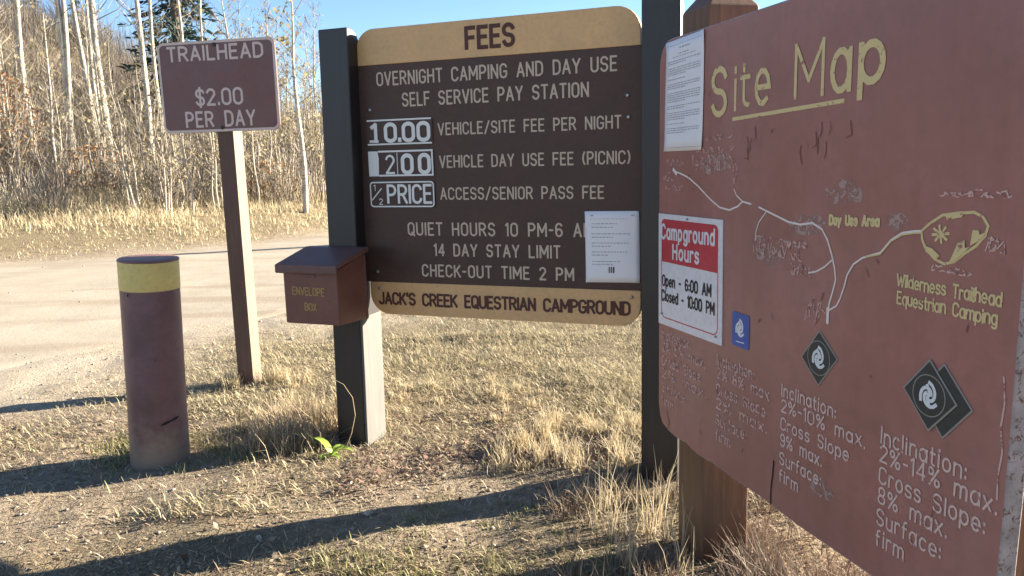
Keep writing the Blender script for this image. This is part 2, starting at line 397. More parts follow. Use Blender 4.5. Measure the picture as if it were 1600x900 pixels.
# ------------------------------------------------------------------ terrain
FAR = np.array([(-60, -14), (-20, 6.2), (-8.6, 12.75), (-5.9, 14.35), (-4, 16.3), (-1.5, 21), (2, 29), (8, 40), (40, 90)], float)
NEAR = np.array([(-60, -25), (-12, .2), (-5.0, 4.7), (-3.3, 6.15), (-2.2, 7.7), (-.7, 10.3), (.6, 14), (3, 20), (7, 28), (14, 38), (46, 88)], float)
def sdist(P, L):
    """signed distance to a polyline, positive on its left (the hill side)"""
    best = np.full(len(P), 1e9); sg = np.ones(len(P))
    for a, b in zip(L[:-1], L[1:]):
        ab = b - a; t = np.clip(((P - a) @ ab) / (ab @ ab), 0, 1)
        q = P - (a + t[:, None] * ab); d = np.hypot(q[:, 0], q[:, 1])
        s = np.sign(ab[0] * (P[:, 1] - a[1]) - ab[1] * (P[:, 0] - a[0]))
        m = d < best; best[m] = d[m]; sg[m] = s[m]
    return best * np.where(sg == 0, 1, sg)
def sstep(a, b, x):
    t = np.clip((x - a) / (b - a), 0, 1); return t * t * (3 - 2 * t)
def fbm(P, seed, octs=4, base=1.0):
    """cheap smooth noise from rotated sines, about -1..1"""
    rg = np.random.RandomState(seed); out = np.zeros(len(P)); amp = 1.0; tot = 0
    for o in range(octs):
        for k in range(3):
            th = rg.uniform(0, 6.283); ph = rg.uniform(0, 6.283); f = base * (2.03 ** o) * rg.uniform(.7, 1.3)
            out += amp * np.sin((P[:, 0] * math.cos(th) + P[:, 1] * math.sin(th)) * f + ph + 1.3 * np.sin((P[:, 1] * math.cos(th) - P[:, 0] * math.sin(th)) * f * .7 + ph * 2))
        tot += amp * 1.9; amp *= .55
    return out / tot
def height(P):
    P = np.asarray(P, float).reshape(-1, 2)
    d = sdist(P, FAR); r = np.hypot(P[:, 0], P[:, 1])
    az = np.degrees(np.arctan2(P[:, 0], np.maximum(P[:, 1], .01)))
    A = np.interp(az, [-80, -33, -27, -22, -16, -13, 0, 40], [.25, .238, .212, .178, .113, .107, .07, .05])
    hz = np.maximum(60 * A - 3.9, 0)
    z = .30 * sstep(0, 2.2, d) + .055 * np.clip(d, 0, 60) + hz * sstep(10, 58, d)
    z += fbm(P, 5, 3, .25) * .5 * sstep(6, 25, d)
    z -= .04 * np.clip(d - 75, 0, 500)
    near = fbm(P, 3, 4, 1.6) * .020 + fbm(P, 8, 3, 6.0) * .016
    road = sstep(-.2, .6, sdist(P, NEAR)) * (1 - sstep(-.6, .2, d))
    z += near * (1 - .6 * road) * (1 - sstep(15, 30, r)) - .02 * road
    return z
def hz1(x, y): return float(height([(x, y)])[0])

def axis(lo, hi, fine0, fine1, step, grow):
    xs = list(np.arange(fine0, fine1 + 1e-6, step)); s = step; x = xs[-1]
    while x < hi: s *= grow; x += s; xs.append(min(x, hi))
    s = step; x = xs[0]
    while x > lo: s *= grow; x -= s; xs.insert(0, max(x, lo))
    return np.array(xs)
gx = axis(-420, 420, -5.5, 3.0, .07, 1.06); gy = axis(-60, 600, 1.2, 9.0, .07, 1.05)
GX, GY = np.meshgrid(gx, gy); P = np.stack([GX.ravel(), GY.ravel()], 1)
Zg = height(P)
nx, ny = len(gx), len(gy)
idx = np.arange(nx * ny).reshape(ny, nx)
quads = np.stack([idx[:-1, :-1], idx[:-1, 1:], idx[1:, 1:], idx[1:, :-1]], -1).reshape(-1, 4)

def straw_mask(P):
    """where dry turf grows: behind the signs and in tufts in front of them"""
    m = sstep(-3.4, -1.8, P[:, 0]) * sstep(3.7, 4.4, P[:, 1] + .36 * P[:, 0]) * (1 - sstep(-.9, .3, sdist(P, NEAR)))
    m = np.maximum(m, sstep(-.1, 1.0, sdist(P, FAR)))
    m = np.maximum(m, sstep(.0, .45, fbm(P, 21, 3, 1.1)) * .8 * (1 - sstep(-1.2, 0, sdist(P, NEAR))) * (.25 + .75 * sstep(-2.5, -1.7, P[:, 0])))
    return np.clip(m, 0, 1)
def road_mask(P):
    n = fbm(P, 31, 4, 1.2)
    return sstep(-2.0, .8, sdist(P, NEAR) + n * .8) * (1 - sstep(-.8, .5, sdist(P, FAR) + n * .4))

M_ground = mat('ground_soil', (.25, .19, .13), .95, .15)
def _ground(m, road_only=False):
    n1 = noise(m, 1.3, 6, .65); n2 = noise(m, 14, 6, .7); n3 = noise(m, 60, 4, .7); n4 = noise(m, 160, 3, .6)
    soil = ramp(m, n2, [(.28, (.17, .125, .09)), (.48, (.32, .25, .175)), (.68, (.46, .375, .27))])
    soil = mix(m, gray(m, n3, .52, .7, 0, .7), soil, (.45, .37, .27))
    soil = mix(m, gray(m, n4, .55, .75, 0, .55), soil, (.13, .095, .07))
    straw = ramp(m, n3, [(.3, (.13, .10, .058)), (.52, (.26, .205, .125)), (.72, (.40, .32, .205))])
    dust = ramp(m, n1, [(.3, (.38, .32, .24)), (.6, (.45, .385, .295)), (.75, (.49, .425, .335))])
    dust = mix(m, gray(m, n3, .58, .72, 0, .5), dust, (.29, .225, .155))
    tr = noise(m, .9, 4, .55, (.22, 1.9, 1)); [setattr(n.inputs['Rotation'], 'default_value', (0, 0, R(-24))) for n in m.node_tree.nodes if n.bl_idname == 'ShaderNodeMapping']
    dust = mix(m, gray(m, tr, .50, .62, 0, .7), dust, (.33, .26, .185))
    brush = ramp(m, n1, [(.3, (.10, .078, .055)), (.5, (.17, .132, .09)), (.7, (.27, .21, .14))])
    a = N(m, 'ShaderNodeAttribute', attribute_name='straw'); b = N(m, 'ShaderNodeAttribute', attribute_name='dust'); h = N(m, 'ShaderNodeAttribute', attribute_name='hill')
    c = mix(m, a.outputs['Fac'], soil, straw)
    c = mix(m, h.outputs['Fac'], c, brush)
    c = mix(m, b.outputs['Fac'], c, dust)
    setc(m, c)
    hh = N(m, 'ShaderNodeMath', operation='ADD'); LK(m, n2, hh.inputs[0]); LK(m, n3, hh.inputs[1])
    bump(m, hh.outputs[0], 1.0, .035)
    bn = [n for n in m.node_tree.nodes if n.bl_idname == 'ShaderNodeBump'][0]; LK(m, gray(m, b.outputs['Fac'], .3, .9, 1.0, .22), bn.inputs['Strength'])
_ground(M_ground)
def ground_attrs(me, P):
    for nm, v in (('straw', straw_mask(P)), ('dust', road_mask(P)), ('hill', sstep(12, 24, sdist(P, FAR)))):
        a = me.attributes.new(nm, 'FLOAT', 'POINT'); a.data.foreach_set('value', v.astype(np.float32))
me = mesh_from('ground', np.stack([P[:, 0], P[:, 1], Zg], 1), quads, M_ground, smooth=True); ground_attrs(me, P)
o = bpy.data.objects.new('ground', me); col.objects.link(o); tag(o, kind='structure')

# the dirt road lies as its own sheet just above the ground
def road_sheet():
    def resample(L, n):
        s = np.concatenate([[0], np.cumsum(np.hypot(*np.diff(L, axis=0).T))]); t = np.linspace(0, s[-1], n) ** 1.0
        return np.stack([np.interp(t, s, L[:, 0]), np.interp(t, s, L[:, 1])], 1)
    A = NEAR[(NEAR[:, 0] > -61)]; B = FAR
    n, k = 420, 36
    a = resample(A, n); b = resample(B, n)
    ta = fbm(a, 41, 4, 1.3) * .35; tb = fbm(b, 42, 4, 1.1) * .22
    da = b - a; da /= np.linalg.norm(da, axis=1)[:, None]
    a = a + da * (ta + .15)[:, None]; b = b + da * tb[:, None]
    t = np.linspace(0, 1, k)
    V = a[:, None, :] * (1 - t)[None, :, None] + b[:, None, :] * t[None, :, None]
    V = V.reshape(-1, 2); z = height(V) + np.tile(np.where((t < .001) | (t > .999), -.035, .010), n)
    i = np.arange(n * k).reshape(n, k)
    q = np.stack([i[:-1, :-1], i[1:, :-1], i[1:, 1:], i[:-1, 1:]], -1).reshape(-1, 4)[:, ::-1]
    me = mesh_from('dirt_road', np.column_stack([V, z]), q.copy(), M_ground, smooth=True); ground_attrs(me, V)
    o = bpy.data.objects.new('dirt_road', me); col.objects.link(o); tag(o, kind='structure')
road_sheet()

# ------------------------------------------------------------------ fees sign
def frame(name, O, ang): return empty(name, (O[0], O[1], 0), -R(ang))
FO, FA = (-.966, 4.10), 21.0
YP = .09                                                              # face of the panel
fees = tag(frame('fees_sign', FO, FA), 'large dark brown fees board with tan header and footer between two dark posts', 'sign')
def fees_post(u0, u1, lean, nm='post'):
    prof = [(0, -.25), (.20, -.25), (.20, 1.93)] + arc(.10, 1.93, .10, .10, 0, 45, 3)[1:] + arc(.035, 2.075, .07, .07, 40, 90, 5) + [(0, 2.145)]
    m = MB(); n = len(prof)
    vs = [(u0 + lean * max(z, 0), y, z) for y, z in prof] + [(u1 + lean * max(z, 0), y, z) for y, z in prof]
    fs = [tuple(range(n))[::-1], tuple(range(n, 2 * n))] + [(i, (i + 1) % n, n + (i + 1) % n, n + i) for i in range(n)]
    m.add(vs, fs)
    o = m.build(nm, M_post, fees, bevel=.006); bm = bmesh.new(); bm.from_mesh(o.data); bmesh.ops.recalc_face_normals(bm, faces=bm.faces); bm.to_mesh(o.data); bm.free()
    return o
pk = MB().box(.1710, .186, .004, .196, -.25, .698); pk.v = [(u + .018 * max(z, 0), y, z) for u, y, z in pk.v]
pk.build('sunlit_face_slab', wood('sunlit_face_tone', (.125, .118, .105), .7, .22, light=(.19, .18, .16)), fees, bevel=.003)  # added pale slab, its colour stands in for the post's sunlit lower face
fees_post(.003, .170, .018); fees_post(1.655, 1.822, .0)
MB().plate([(.16, .876), (1.66, .876), (1.66, 1.968), (.16, 1.968)], YP, YP + .04).build('panel', M_panel, fees, bevel=.002)
MB().plate(rounded(.200, 1.634, 1.9682, 2.142, (0, 0, .11, .10)), YP - .001, YP + .041).build('header_band', M_beige, fees, bevel=.003)
MB().plate(rounded(.205, 1.634, .706, .8758, (.11, .10, 0, 0)), YP - .001, YP + .041).build('footer_band', M_beige, fees, bevel=.003)
YL = YP - .0015
th = .0090
def line(parent, mt, *a, nm='lettering', **k):
    m = MB(); text(m, *a, **k); return m.build(nm, mt, parent)
line(fees, M_cream, 'OVERNIGHT CAMPING AND DAY USE', .311, 1.525, 1.868, .060, th, YL, sp=.27)
line(fees, M_cream, 'SELF SERVICE PAY STATION', .449, 1.394, 1.762, .060, th, YL, sp=.27)
line(fees, M_cream, 'VEHICLE/SITE FEE PER NIGHT', .638, 1.544, 1.616, .053, th * .88, YL, sp=.27)
line(fees, M_cream, 'VEHICLE DAY USE FEE (PICNIC)', .639, 1.584, 1.458, .054, th * .88, YL, sp=.27)
line(fees, M_cream, 'ACCESS/SENIOR PASS FEE', .637, 1.462, 1.302, .054, th * .88, YL, sp=.27)
line(fees, M_cream, 'QUIET HOURS 10 PM-6 AM', .447, 1.410, 1.124, .059, th, YL, sp=.29)
line(fees, M_cream, '14 DAY STAY LIMIT', .589, 1.248, 1.021, .056, th, YL, sp=.29)
line(fees, M_cream, 'CHECK-OUT TIME 2 PM', .517, 1.313, .915, .056, th, YL, sp=.29)
line(fees, M_dletter, 'FEES', .803, 1.040, 2.012, .092, .019, YL - .001, sp=.24)
line(fees, M_dletter, "JACK'S CREEK EQUESTRIAN CAMPGROUND", .258, 1.582, .762, .057, .0125, YL - .001, sp=.20)
# the three price plates
def plate_frame(m, u0, u1, z0, z1, r, w, y):
    p = rounded(u0, u1, z0, z1, (r, r, r, r), 4); ribbon(m, p + [p[0]], w, y)
def price_plate(rows):
    z0, z1, kind = rows
    pl = MB().plate(rounded(.238, .606, z0, z1, (.012,) * 4, 3), YP - .006, YP - .0005).build('price_plate', M_panel, fees)
    y = YP - .0075; m = MB()
    if kind == 0:
        ribbon(m, [(.244, z1 - .006), (.600, z1 - .006)], .008, y); ribbon(m, [(.244, z0 + .006), (.600, z0 + .006)], .008, y)
        for ch, a, b in (('1', .268, .290), ('0', .347, .402), ('.', .422, .428), ('0', .448, .503), ('0', .530, .587)): text(m, ch, a, b, z0 + .021, .082, .019, y)
        text(m, '-', .257, .300, z0 - .018, .082, .012, y)
    elif kind == 1:
        ribbon(m, [(.300, z1 - .005), (.600, z1 - .005), (.600, z0 + .006), (.300, z0 + .006)], .009, y)
        m.add([(.240, y, z0 + .003), (.296, y, z0 + .003), (.300, y, z1 - .04), (.294, y, z1 - .003), (.240, y, z1 - .003)], [(0, 1, 2, 3, 4)])
        text(m, '2', .342, .385, z0 + .018, .086, .011, y); ribbon(m, [(.405, z0 + .012), (.405, z1 - .014)], .004, y)
        for a in (.435, .530): text(m, '0', a, a + .052, z0 + .018, .086, .020, y)
    else:
        plate_frame(m, .243, .600, z0 + .005, z1 - .005, .015, .007, y)
        text(m, 'PRICE', .343, .586, z0 + .024, .086, .013, y, sp=.22)
        ribbon(m, [(.250, z0 + .038), (.306, z0 + .096)], .006, y)
        text(m, '1', .262, .270, z0 + .086, .028, .004, y); text(m, '2', .292, .309, z0 + .016, .028, .004, y)
    m.build('plate_digits', M_white, pl)
for rws in ((1.573, 1.703, 0), (1.417, 1.548, 1), (1.262, 1.394, 2)): price_plate(rws)
def bolt(parent, u, y, z, r=.009, mt=None):
    m = MB(); m.lathe([(r, 0), (r, .004), (r * .55, .007)], 10)
    for i, (a, b, c) in enumerate(m.v): m.v[i] = (u + a, y - c, z + b)
    m.f = [tuple(reversed(f)) for f in m.f]
    return m.build('bolt', mt or M_metal, parent, smooth=False)
for u, z in ((.262, 1.751), (1.576, 1.756), (1.580, 1.662), (.255, .930), (.262, .842), (1.592, .845)): bolt(fees, u, YP - .001, z)

# printed page stapled on the fees panel
def page(name, label, fr, pts, y, lines, parent_group=None, curl=.006):
    """pts: four corners (bl, br, tr, tl) in the sign's own (u, z); a sheet of paper with a little curl"""
    root = empty(name, (fr.location.x, fr.location.y, 0), fr.rotation_euler.z); tag(root, label, 'notice', parent_group)
    n = 10; V = []; Fq = []
    bl, br, tr, tl = [np.array(p) for p in pts]
    for j in range(n + 1):
        for i in range(n + 1):
            s, t = i / n, j / n
            p = (bl * (1 - s) + br * s) * (1 - t) + (tl * (1 - s) + tr * s) * t
            lift = curl * (max(0, (abs(s - .5) - .38) / .12) * max(0, (abs(t - .5) - .36) / .14)) + .0008 * math.sin(9 * s + 4 * t)
            V.append((p[0], y - .002 - lift, p[1]))
    for j in range(n):
        for i in range(n): a = j * (n + 1) + i; Fq.append((a, a + 1, a + n + 2, a + n + 1))
    sh = MB().add(V, Fq).build('sheet', M_paper, root, smooth=True)
    md = sh.modifiers.new('thick', 'SOLIDIFY'); md.thickness = .0006; md.offset = 1
    m = MB()
    for s0, s1, t, h, mi in lines:
        segs = []
        if mi == 2: segs = [(s0, s1)]
        else:
            s = s0
            while s < s1: w = rng.uniform(.02, .07); segs.append((s, min(s + w, s1))); s += w + .018
        for a, b in segs:
            q = []
            for s, tt in ((a, t), (b, t), (b, t + h), (a, t + h)):
                p = (bl * (1 - s) + br * s) * (1 - tt) + (tl * (1 - s) + tr * s) * tt; q.append((p[0], y - .0042, p[1]))
            m.add(q, [(0, 1, 2, 3)], 0 if mi != 1 else 1)
    m.build('print', [M_ink, M_inkdark], root)
    return root
rng = random.Random(4)
ln = [(.10, .80, .89, .006, 0)]
for t, w in ((.82, .48), (.77, .42), (.68, .72), (.63, .40), (.55, .68), (.505, .36), (.425, .66), (.38, .3), (.29, .52), (.25, .40)): ln.append((.12, .12 + w, t, .012, 0))
ln += [(.43, .55, .135, .085, 1), (.10, .16, .93, .02, 0), (.86, .93, .93, .02, 0)]
page('paper_notice', 'white printed page stapled over the lower right of the fees board', fees, ((1.376, .909), (1.631, .914), (1.628, 1.243), (1.374, 1.242)), YP - .0015, ln)

# ------------------------------------------------------------------ envelope box on the left post
eb = tag(frame('envelope_box', FO, FA), 'small rusty brown envelope box with sloping lid bolted to the left dark post', 'box')
D = .27
m = MB()
pf = [(-D, .715), (-.004, .700), (-.004, 1.040), (-D, .985)]
u0, u1 = -.068, .240
vs_ = [(u0, y, z) for y, z in pf] + [(u1, y, z) for y, z in pf]
m.add(vs_, [(0, 3, 2, 1), (4, 5, 6, 7), (0, 4, 7, 3), (1, 2, 6, 5), (0, 1, 5, 4), (3, 7, 6, 2)])
body = m.build('body', M_box, eb, bevel=.006)
m = MB(); u0, u1 = -.088, .262
pf = [(-D - .035, .972), (-D - .025, .968), (-D - .02, .995), (-.0, 1.046), (-.0, 1.070), (-.045, 1.070), (-D - .035, 1.012)]
n = len(pf)
m.add([(u0, y, z) for y, z in pf] + [(u1, y, z) for y, z in pf], [tuple(range(n))[::-1], tuple(range(n, 2 * n))] + [(i, (i + 1) % n, n + (i + 1) % n, n + i) for i in range(n)])
m.build('lid', M_lid, eb, bevel=.004)
MB().box(.05, .12, -D - .004, -D, .945, .962).build('lid_latch', M_lid, eb, bevel=.002)
line(eb, M_boxl, 'ENVELOPE', -.015, .165, .862, .036, .0065, -D - .002, sp=.22, z1=.858); line(eb, M_boxl, 'BOX', .050, .116, .785, .034, .0065, -D - .002, sp=.22)
MB().box(.19, .243, -.02, -.003, .70, 1.03).build('bracket', M_lid, eb, bevel=.002)

# ------------------------------------------------------------------ site map sign
MO, MA = (.556, 3.0), 75.1
smap = tag(frame('site_map_sign', MO, MA), 'big faded red-brown site map board with worn yellow and white painting on a thick post', 'sign')
edge = [(.05, .466), (.10, .452), (.17, .446), (.24, .452), (.33, .440), (.45, .448), (.60, .446), (.74, .452), (.785, .449), (.789, .462), (.796, .448), (.95, .446), (1.2, .452), (1.45, .446), (1.54, .45), (1.575, .49)]
outl = edge + [(1.582, .8), (1.584, 1.3), (1.582, 1.80)] + arc(1.49, 1.81, .09, .09, 0, 90, 6) + arc(.105, 1.806, .09, .09, 90, 180, 6) + [(.014, 1.3), (.016, .9), (.016, .54), (.03, .49)]
MB().plate(outl, 0, .045, 0, 1).build('board', [M_map, M_mapedge], smap, bevel=.007).modifiers['bevel'].material = 1
def map_post(u0):
    s = .19; m = MB(); y0 = .046; c = .05
    lv = [(-.25, 0), (1.98, 0), (2.045, c)]
    vs = []
    for z, i in lv: vs += [(u0 + i, y0 + i, z), (u0 + s - i, y0 + i, z), (u0 + s - i, y0 + s - i, z), (u0 + i, y0 + s - i, z)]
    fs = [(3, 2, 1, 0), (8, 9, 10, 11)]
    for k in (0, 4):
        for i in range(4): fs.append((k + i, k + (i + 1) % 4, k + 4 + (i + 1) % 4, k + 4 + i))
    return m.add(vs, fs).build('post', M_mappost, smap, bevel=.006)
map_post(.098); map_post(1.30)
rm = random.Random(11)
m = MB()
YB = -.0012
for ch, u0, u1, z0, z1, t in (('S', .408, .488, 1.615, 1.755, .019), ('i', .541, .546, 1.624, 1.750, .013), ('t', .575, .622, 1.634, 1.757, .013), ('e', .658, .724, 1.632, 1.725, .016),
                              ('M', .848, .962, 1.636, 1.772, .012), ('a', 1.000, 1.064, 1.640, 1.735, .017), ('p', 1.104, 1.178, 1.652, 1.738, .019)):
    cap = (z1 - z0) / (.7 if ch in 'eap' else 1.0)
    text(m, ch, u0, u1, z0, cap, t, YB)
m.build('title_lettering', M_mapyel, smap)
m = MB(); ribbon(m, [(.533, 1.596), (1.046, 1.614)], .011, YB); m.build('title_underline', M_mapyel, smap)
m = MB()
# yellow loop, lots and camping text
yl = [(1.322, 1.317), (1.346, 1.336), (1.378, 1.355), (1.419, 1.362), (1.459, 1.366), (1.481, 1.358), (1.495, 1.341), (1.489, 1.321), (1.469, 1.299), (1.441, 1.28), (1.417, 1.261), (1.391, 1.253), (1.363, 1.261), (1.339, 1.279), (1.326, 1.298), (1.322, 1.317)]
ribbon(m, yl, .006, YB)
for pl, dy in (([(1.386, 1.356), (1.434, 1.363), (1.43, 1.354), (1.392, 1.346)], 1), ([(1.459, 1.33), (1.474, 1.331), (1.477, 1.322), (1.491, 1.329), (1.483, 1.314), (1.455, 1.298)], 2),
               ([(1.424, 1.301), (1.441, 1.308), (1.443, 1.292), (1.455, 1.296), (1.417, 1.261), (1.404, 1.257), (1.415, 1.281)], 3), ([(1.33, 1.287), (1.356, 1.283), (1.379, 1.269), (1.369, 1.261), (1.34, 1.273)], 4)):
    a = sum(pl[i][0] * pl[(i + 1) % len(pl)][1] - pl[(i + 1) % len(pl)][0] * pl[i][1] for i in range(len(pl)))
    if a < 0: pl = pl[::-1]
    m.add([(u, YB - .0009 - dy * .0001, z) for u, z in pl], [tuple(range(len(pl)))])
for k in range(4):
    a = R(45 * k + 10); ribbon(m, [(1.376 - .022 * math.cos(a), 1.315 - .018 * math.sin(a)), (1.376 + .022 * math.cos(a), 1.315 + .018 * math.sin(a))], .006, YB - .0002 * k)
line(smap, M_mapyel, 'Wilderness Trailhead', 1.259, 1.538, 1.187, .027, .0046, YB, sp=.18, jit=.05, rng=rm)
line(smap, M_mapyel, 'Equestrian Camping', 1.262, 1.531, 1.148, .027, .0046, YB, sp=.18, jit=.05, rng=rm)
line(smap, M_mapyel, 'Day Use Area', 1.012, 1.19, 1.309, .022, .0075, YB, z1=1.318, sp=.22)
ribbon(m, [(1.15, 1.2405), (1.2, 1.2525), (1.233, 1.286), (1.266, 1.304), (1.302, 1.311), (1.322, 1.313)], .0035, YB - .001)
m.build('yellow_loop', M_mapyel, smap)
m = MB()
W = .0055
for k, (pl, w) in enumerate((([(.148, 1.433), (.20, 1.424), (.248, 1.413), (.317, 1.386), (.36, 1.365), (.399, 1.346), (.462, 1.322), (.521, 1.317), (.57, 1.331), (.597, 1.347), (.644, 1.342)], W),
              ([(.597, 1.3475), (.562, 1.364), (.547, 1.382)], W * .8), ([(.687, 1.335), (.759, 1.319), (.836, 1.302), (.891, 1.299), (.942, 1.307), (.981, 1.294), (1.006, 1.268), (1.024, 1.234), (1.038, 1.2), (1.044, 1.17), (1.034, 1.137), (1.022, 1.104), (1.02, 1.077), (1.019, 1.051)], W),
              ([(.724, 1.322), (.689, 1.291), (.674, 1.26), (.675, 1.237)], W * .7), ([(1.028, 1.219), (.998, 1.197), (.966, 1.181), (.933, 1.173)], W * .8),
              ([(1.021, 1.086), (1.052, 1.104), (1.066, 1.127), (1.079, 1.16), (1.088, 1.189), (1.109, 1.218), (1.14, 1.237), (1.174, 1.248), (1.2, 1.256), (1.215, 1.271), (1.233, 1.289), (1.266, 1.308), (1.302, 1.315), (1.320, 1.317)], W * .9),
              ([(1.019, 1.09), (1.019, 1.055)], .011), ([(.135, 1.44), (.16, 1.425)], .013))):
    ribbon(m, pl, w, YB - .00015 * k)
m.build('white_route', M_mapwhite, smap)
# the four columns of trail notes, more worn towards the post end
cols = [(.05, 'Inclination:|2%-5% max.|Cross Slope|2% max.|Surface:|firm', (.23, .33, .30, .34, .19, .09), M_mapghost),
        (.462, 'Inclination:|2%-8% max.|Cross Slope|2% max.|Surface:|firm', (.22, .315, .285, .295, .185, .09), M_mapghost),
        (.829, 'Inclination:|2%-10% max.|Cross Slope|9% max.|Surface:|firm', (.236, .35, .293, .188, .187, .088), M_mapfaint),
        (1.234, 'Inclination:|2%-14% max.|Cross Slope:|8% max.|Surface:|firm', (.25, .33, .305, .21, .197, .09), M_mapfaint)]
zr = (.802, .757, .702, .653, .597, .544)
for u, s, ws, mt in cols:
    for words_, w, z in zip(s.split('|'), ws, zr): line(smap, mt, words_, u, u + w, z, .040 if u > 1.2 else .035, .0052, YB, z1=z + w * .035, sp=.24, jit=.04, rng=rm)
# small labels that have worn away to scribbles
m = MB()
def scrawl(u0, u1, z0, h, n, w=.003):
    for k in range(n):
        u = u0 + (u1 - u0) * (k + rm.random() * .6) / n; p = [(u, z0 + rm.random() * h)]
        for _ in range(rm.randint(2, 4)): p.append((p[-1][0] + rm.uniform(-.010, .014), min(z0 + h, max(z0, p[-1][1] + rm.uniform(-h, h) * .7))))
        ribbon(m, p, w, YB - .0001 * (k % 9))
for a in ((.36, .50, 1.535, .016, 10), (.30, .53, 1.495, .018, 18), (.28, .52, 1.44, .05, 22), (.09, .22, 1.455, .02, 9), (.06, .12, 1.40, .03, 7), (.08, .20, 1.368, .015, 9), (.66, .90, 1.20, .05, 30), (.84, .95, 1.16, .03, 14),
          (.78, .93, 1.238, .014, 16), (.53, .55, 1.40, .06, 4), (1.366, 1.43, 1.395, .014, 6), (1.43, 1.53, 1.397, .014, 12), (1.49, 1.53, 1.29, .03, 9), (1.36, 1.46, 1.235, .013, 10), (.93, .99, 1.04, .07, 9)): scrawl(*a)
ribbon(m, [(1.556, 1.05), (1.563, 1.0), (1.558, .95), (1.566, .90), (1.560, .85), (1.562, .80)], .004, YB)
m.build('worn_scribbles', M_mapghost, smap)
# bare patches where the paint has gone
M_patch = mat('bare_paint_patch', (.44, .29, .24), .95, .0)
_b = BS(M_patch); _t = N(M_patch, 'ShaderNodeBsdfTransparent'); _s = N(M_patch, 'ShaderNodeMixShader')
LK(M_patch, gray(M_patch, noise(M_patch, 38, 6, .75, dist=.8), .47, .55), _s.inputs[0]); LK(M_patch, _t.outputs[0], _s.inputs[1]); LK(M_patch, _b.outputs[0], _s.inputs[2])
LK(M_patch, _s.outputs[0], M_patch.node_tree.nodes['Material Output'].inputs[0])
m = MB()
def blob(u, z, ru, rz, k):
    p = [(u + ru * (1 + rm.uniform(-.25, .2)) * math.cos(2 * math.pi * i / 18), YB + .0004 - .00005 * k, z + rz * (1 + rm.uniform(-.25, .2)) * math.sin(2 * math.pi * i / 18)) for i in range(18)]
    m.add(p, [tuple(range(18))])
for k, b in enumerate(((1.062, 1.389, .070, .032), (1.245, 1.331, .038, .022), (.93, 1.310, .075, .022), (.90, 1.288, .08, .018), (.43, 1.462, .11, .035), (.74, 1.20, .07, .03), (1.02, .60, .05, .03))):
    m = MB(); blob(*b, k); m.build('bare_patch', M_patch, smap)
# scratches and drips
m = MB()
for k in range(13):
    u, z = rm.uniform(.60, 1.10), rm.uniform(1.50, 1.57); ribbon(m, [(u, z), (u + rm.uniform(-.01, .01), z - rm.uniform(.01, .035)), (u + rm.uniform(-.014, .014), z - rm.uniform(.03, .05))], rm.uniform(.0015, .004), YB - .0001 * (k % 8))
for k in range(26):
    u, z = rm.uniform(.05, 1.5), rm.uniform(.5, 1.85); ribbon(m, [(u, z), (u + rm.uniform(-.01, .01), z + rm.uniform(-.02, .02))], rm.uniform(.002, .005), YB - .0001 * (k % 8))
ribbon(m, [(.798, .593), (.798, .592)], .001, YB - .001)
ribbon(m, [(.10, .46), (.115, .49), (.10, .51), (.095, .53)], .004, YB - .001)
m.build('scratches', M_scratch, smap)
m = MB(); ribbon(m, [(.790, .452), (.788, .47), (.789, .509), (.796, .553), (.798, .593)], .0055, YB - .001); m.build('crack', M_crack, smap)
# stickers: three charcoal diamonds and one blue square with a white swirl
def swirl(m, u, z, r, y, w):
    for k in range(3):
        a0 = 120 * k + 20
        ribbon(m, [(u + r * (.25 + .6 * t) * math.cos(R(a0 + 190 * t)), z + r * (.25 + .75 * t) * math.sin(R(a0 + 190 * t))) for t in [i / 9 for i in range(10)]], w, y - .0001 * k)
    ribbon(m, [(u - r * .15, z + r * .75), (u + r * .12, z + r * .2), (u - r * .1, z - r * .2), (u + r * .15, z - r * .8)], w, y - .0005)
def diamond(pts, y, ring=True):
    c = np.mean(np.array(pts), 0); pp = [tuple(c + (np.array(p) - c) * 1.06) for p in pts]
    d = MB().plate(pp[::-1] if False else pp, y + .0002, y + .0012).build('trail_marker', M_diarim, smap)
    MB().plate([tuple(c + (np.array(p) - c) * .985) for p in pts], y - .0006, y - .0002).build('marker_face', M_dia, d)
    m = MB()
    if ring: swirl(m, c[0], c[1], .030, y - .0011, .008); m.build('emblem', M_stickw, d)
    if ring:
        m = MB(); ribbon(m, arc(c[0], c[1], .046, .046, 0, 360, 28), .0022, y - .0009); m.build('marker_ring', M_diarim, d)
diamond([(.918, .939), (.992, .880), (1.062, .966), (.988, 1.023)], -.0024)
diamond([(1.340, .959), (1.417, .880), (1.487, .961), (1.410, 1.037)], -.0024, False)
diamond([(1.302, .959), (1.379, .885), (1.449, .962), (1.372, 1.038)], -.0050)
bs = MB().plate(rounded(.553, .651, .893, 1.001, (.008,) * 4, 3), -.0026, -.0012).build('blue_marker', M_blue, smap)
m = MB(); swirl(m, .600, .952, .028, -.0034, .008); ribbon(m, [(.58, .908), (.625, .911)], .003, -.0034); m.build('emblem', M_stickw, bs)
m = MB(); ribbon(m, arc(.600, .950, .042, .046, 0, 360, 24), .002, -.0031); m.build('marker_ring', M_blue, bs)

# page stapled at the top left of the map
ln = [(.06, .95, .955, .004, 0), (.38, .66, .915, .012, 0), (.35, .62, .868, .008, 0), (.2, .8, .845, .006, 0)]
t = .81
for nl in (2, 4, 1, 3, 5, 2, 4, 1, 3):
    for _ in range(nl): ln.append((.07, .93 if _ < nl - 1 else .55, t, .007, 0)); t -= .0195
    t -= .022
ln += [(.06, .95, .03, .004, 0)]
page('paper_notice', 'tall page of small print stapled at the upper left of the site map', smap, ((.066, 1.504), (.345, 1.506), (.352, 1.890), (.079, 1.883)), -.0015, ln, curl=.003)

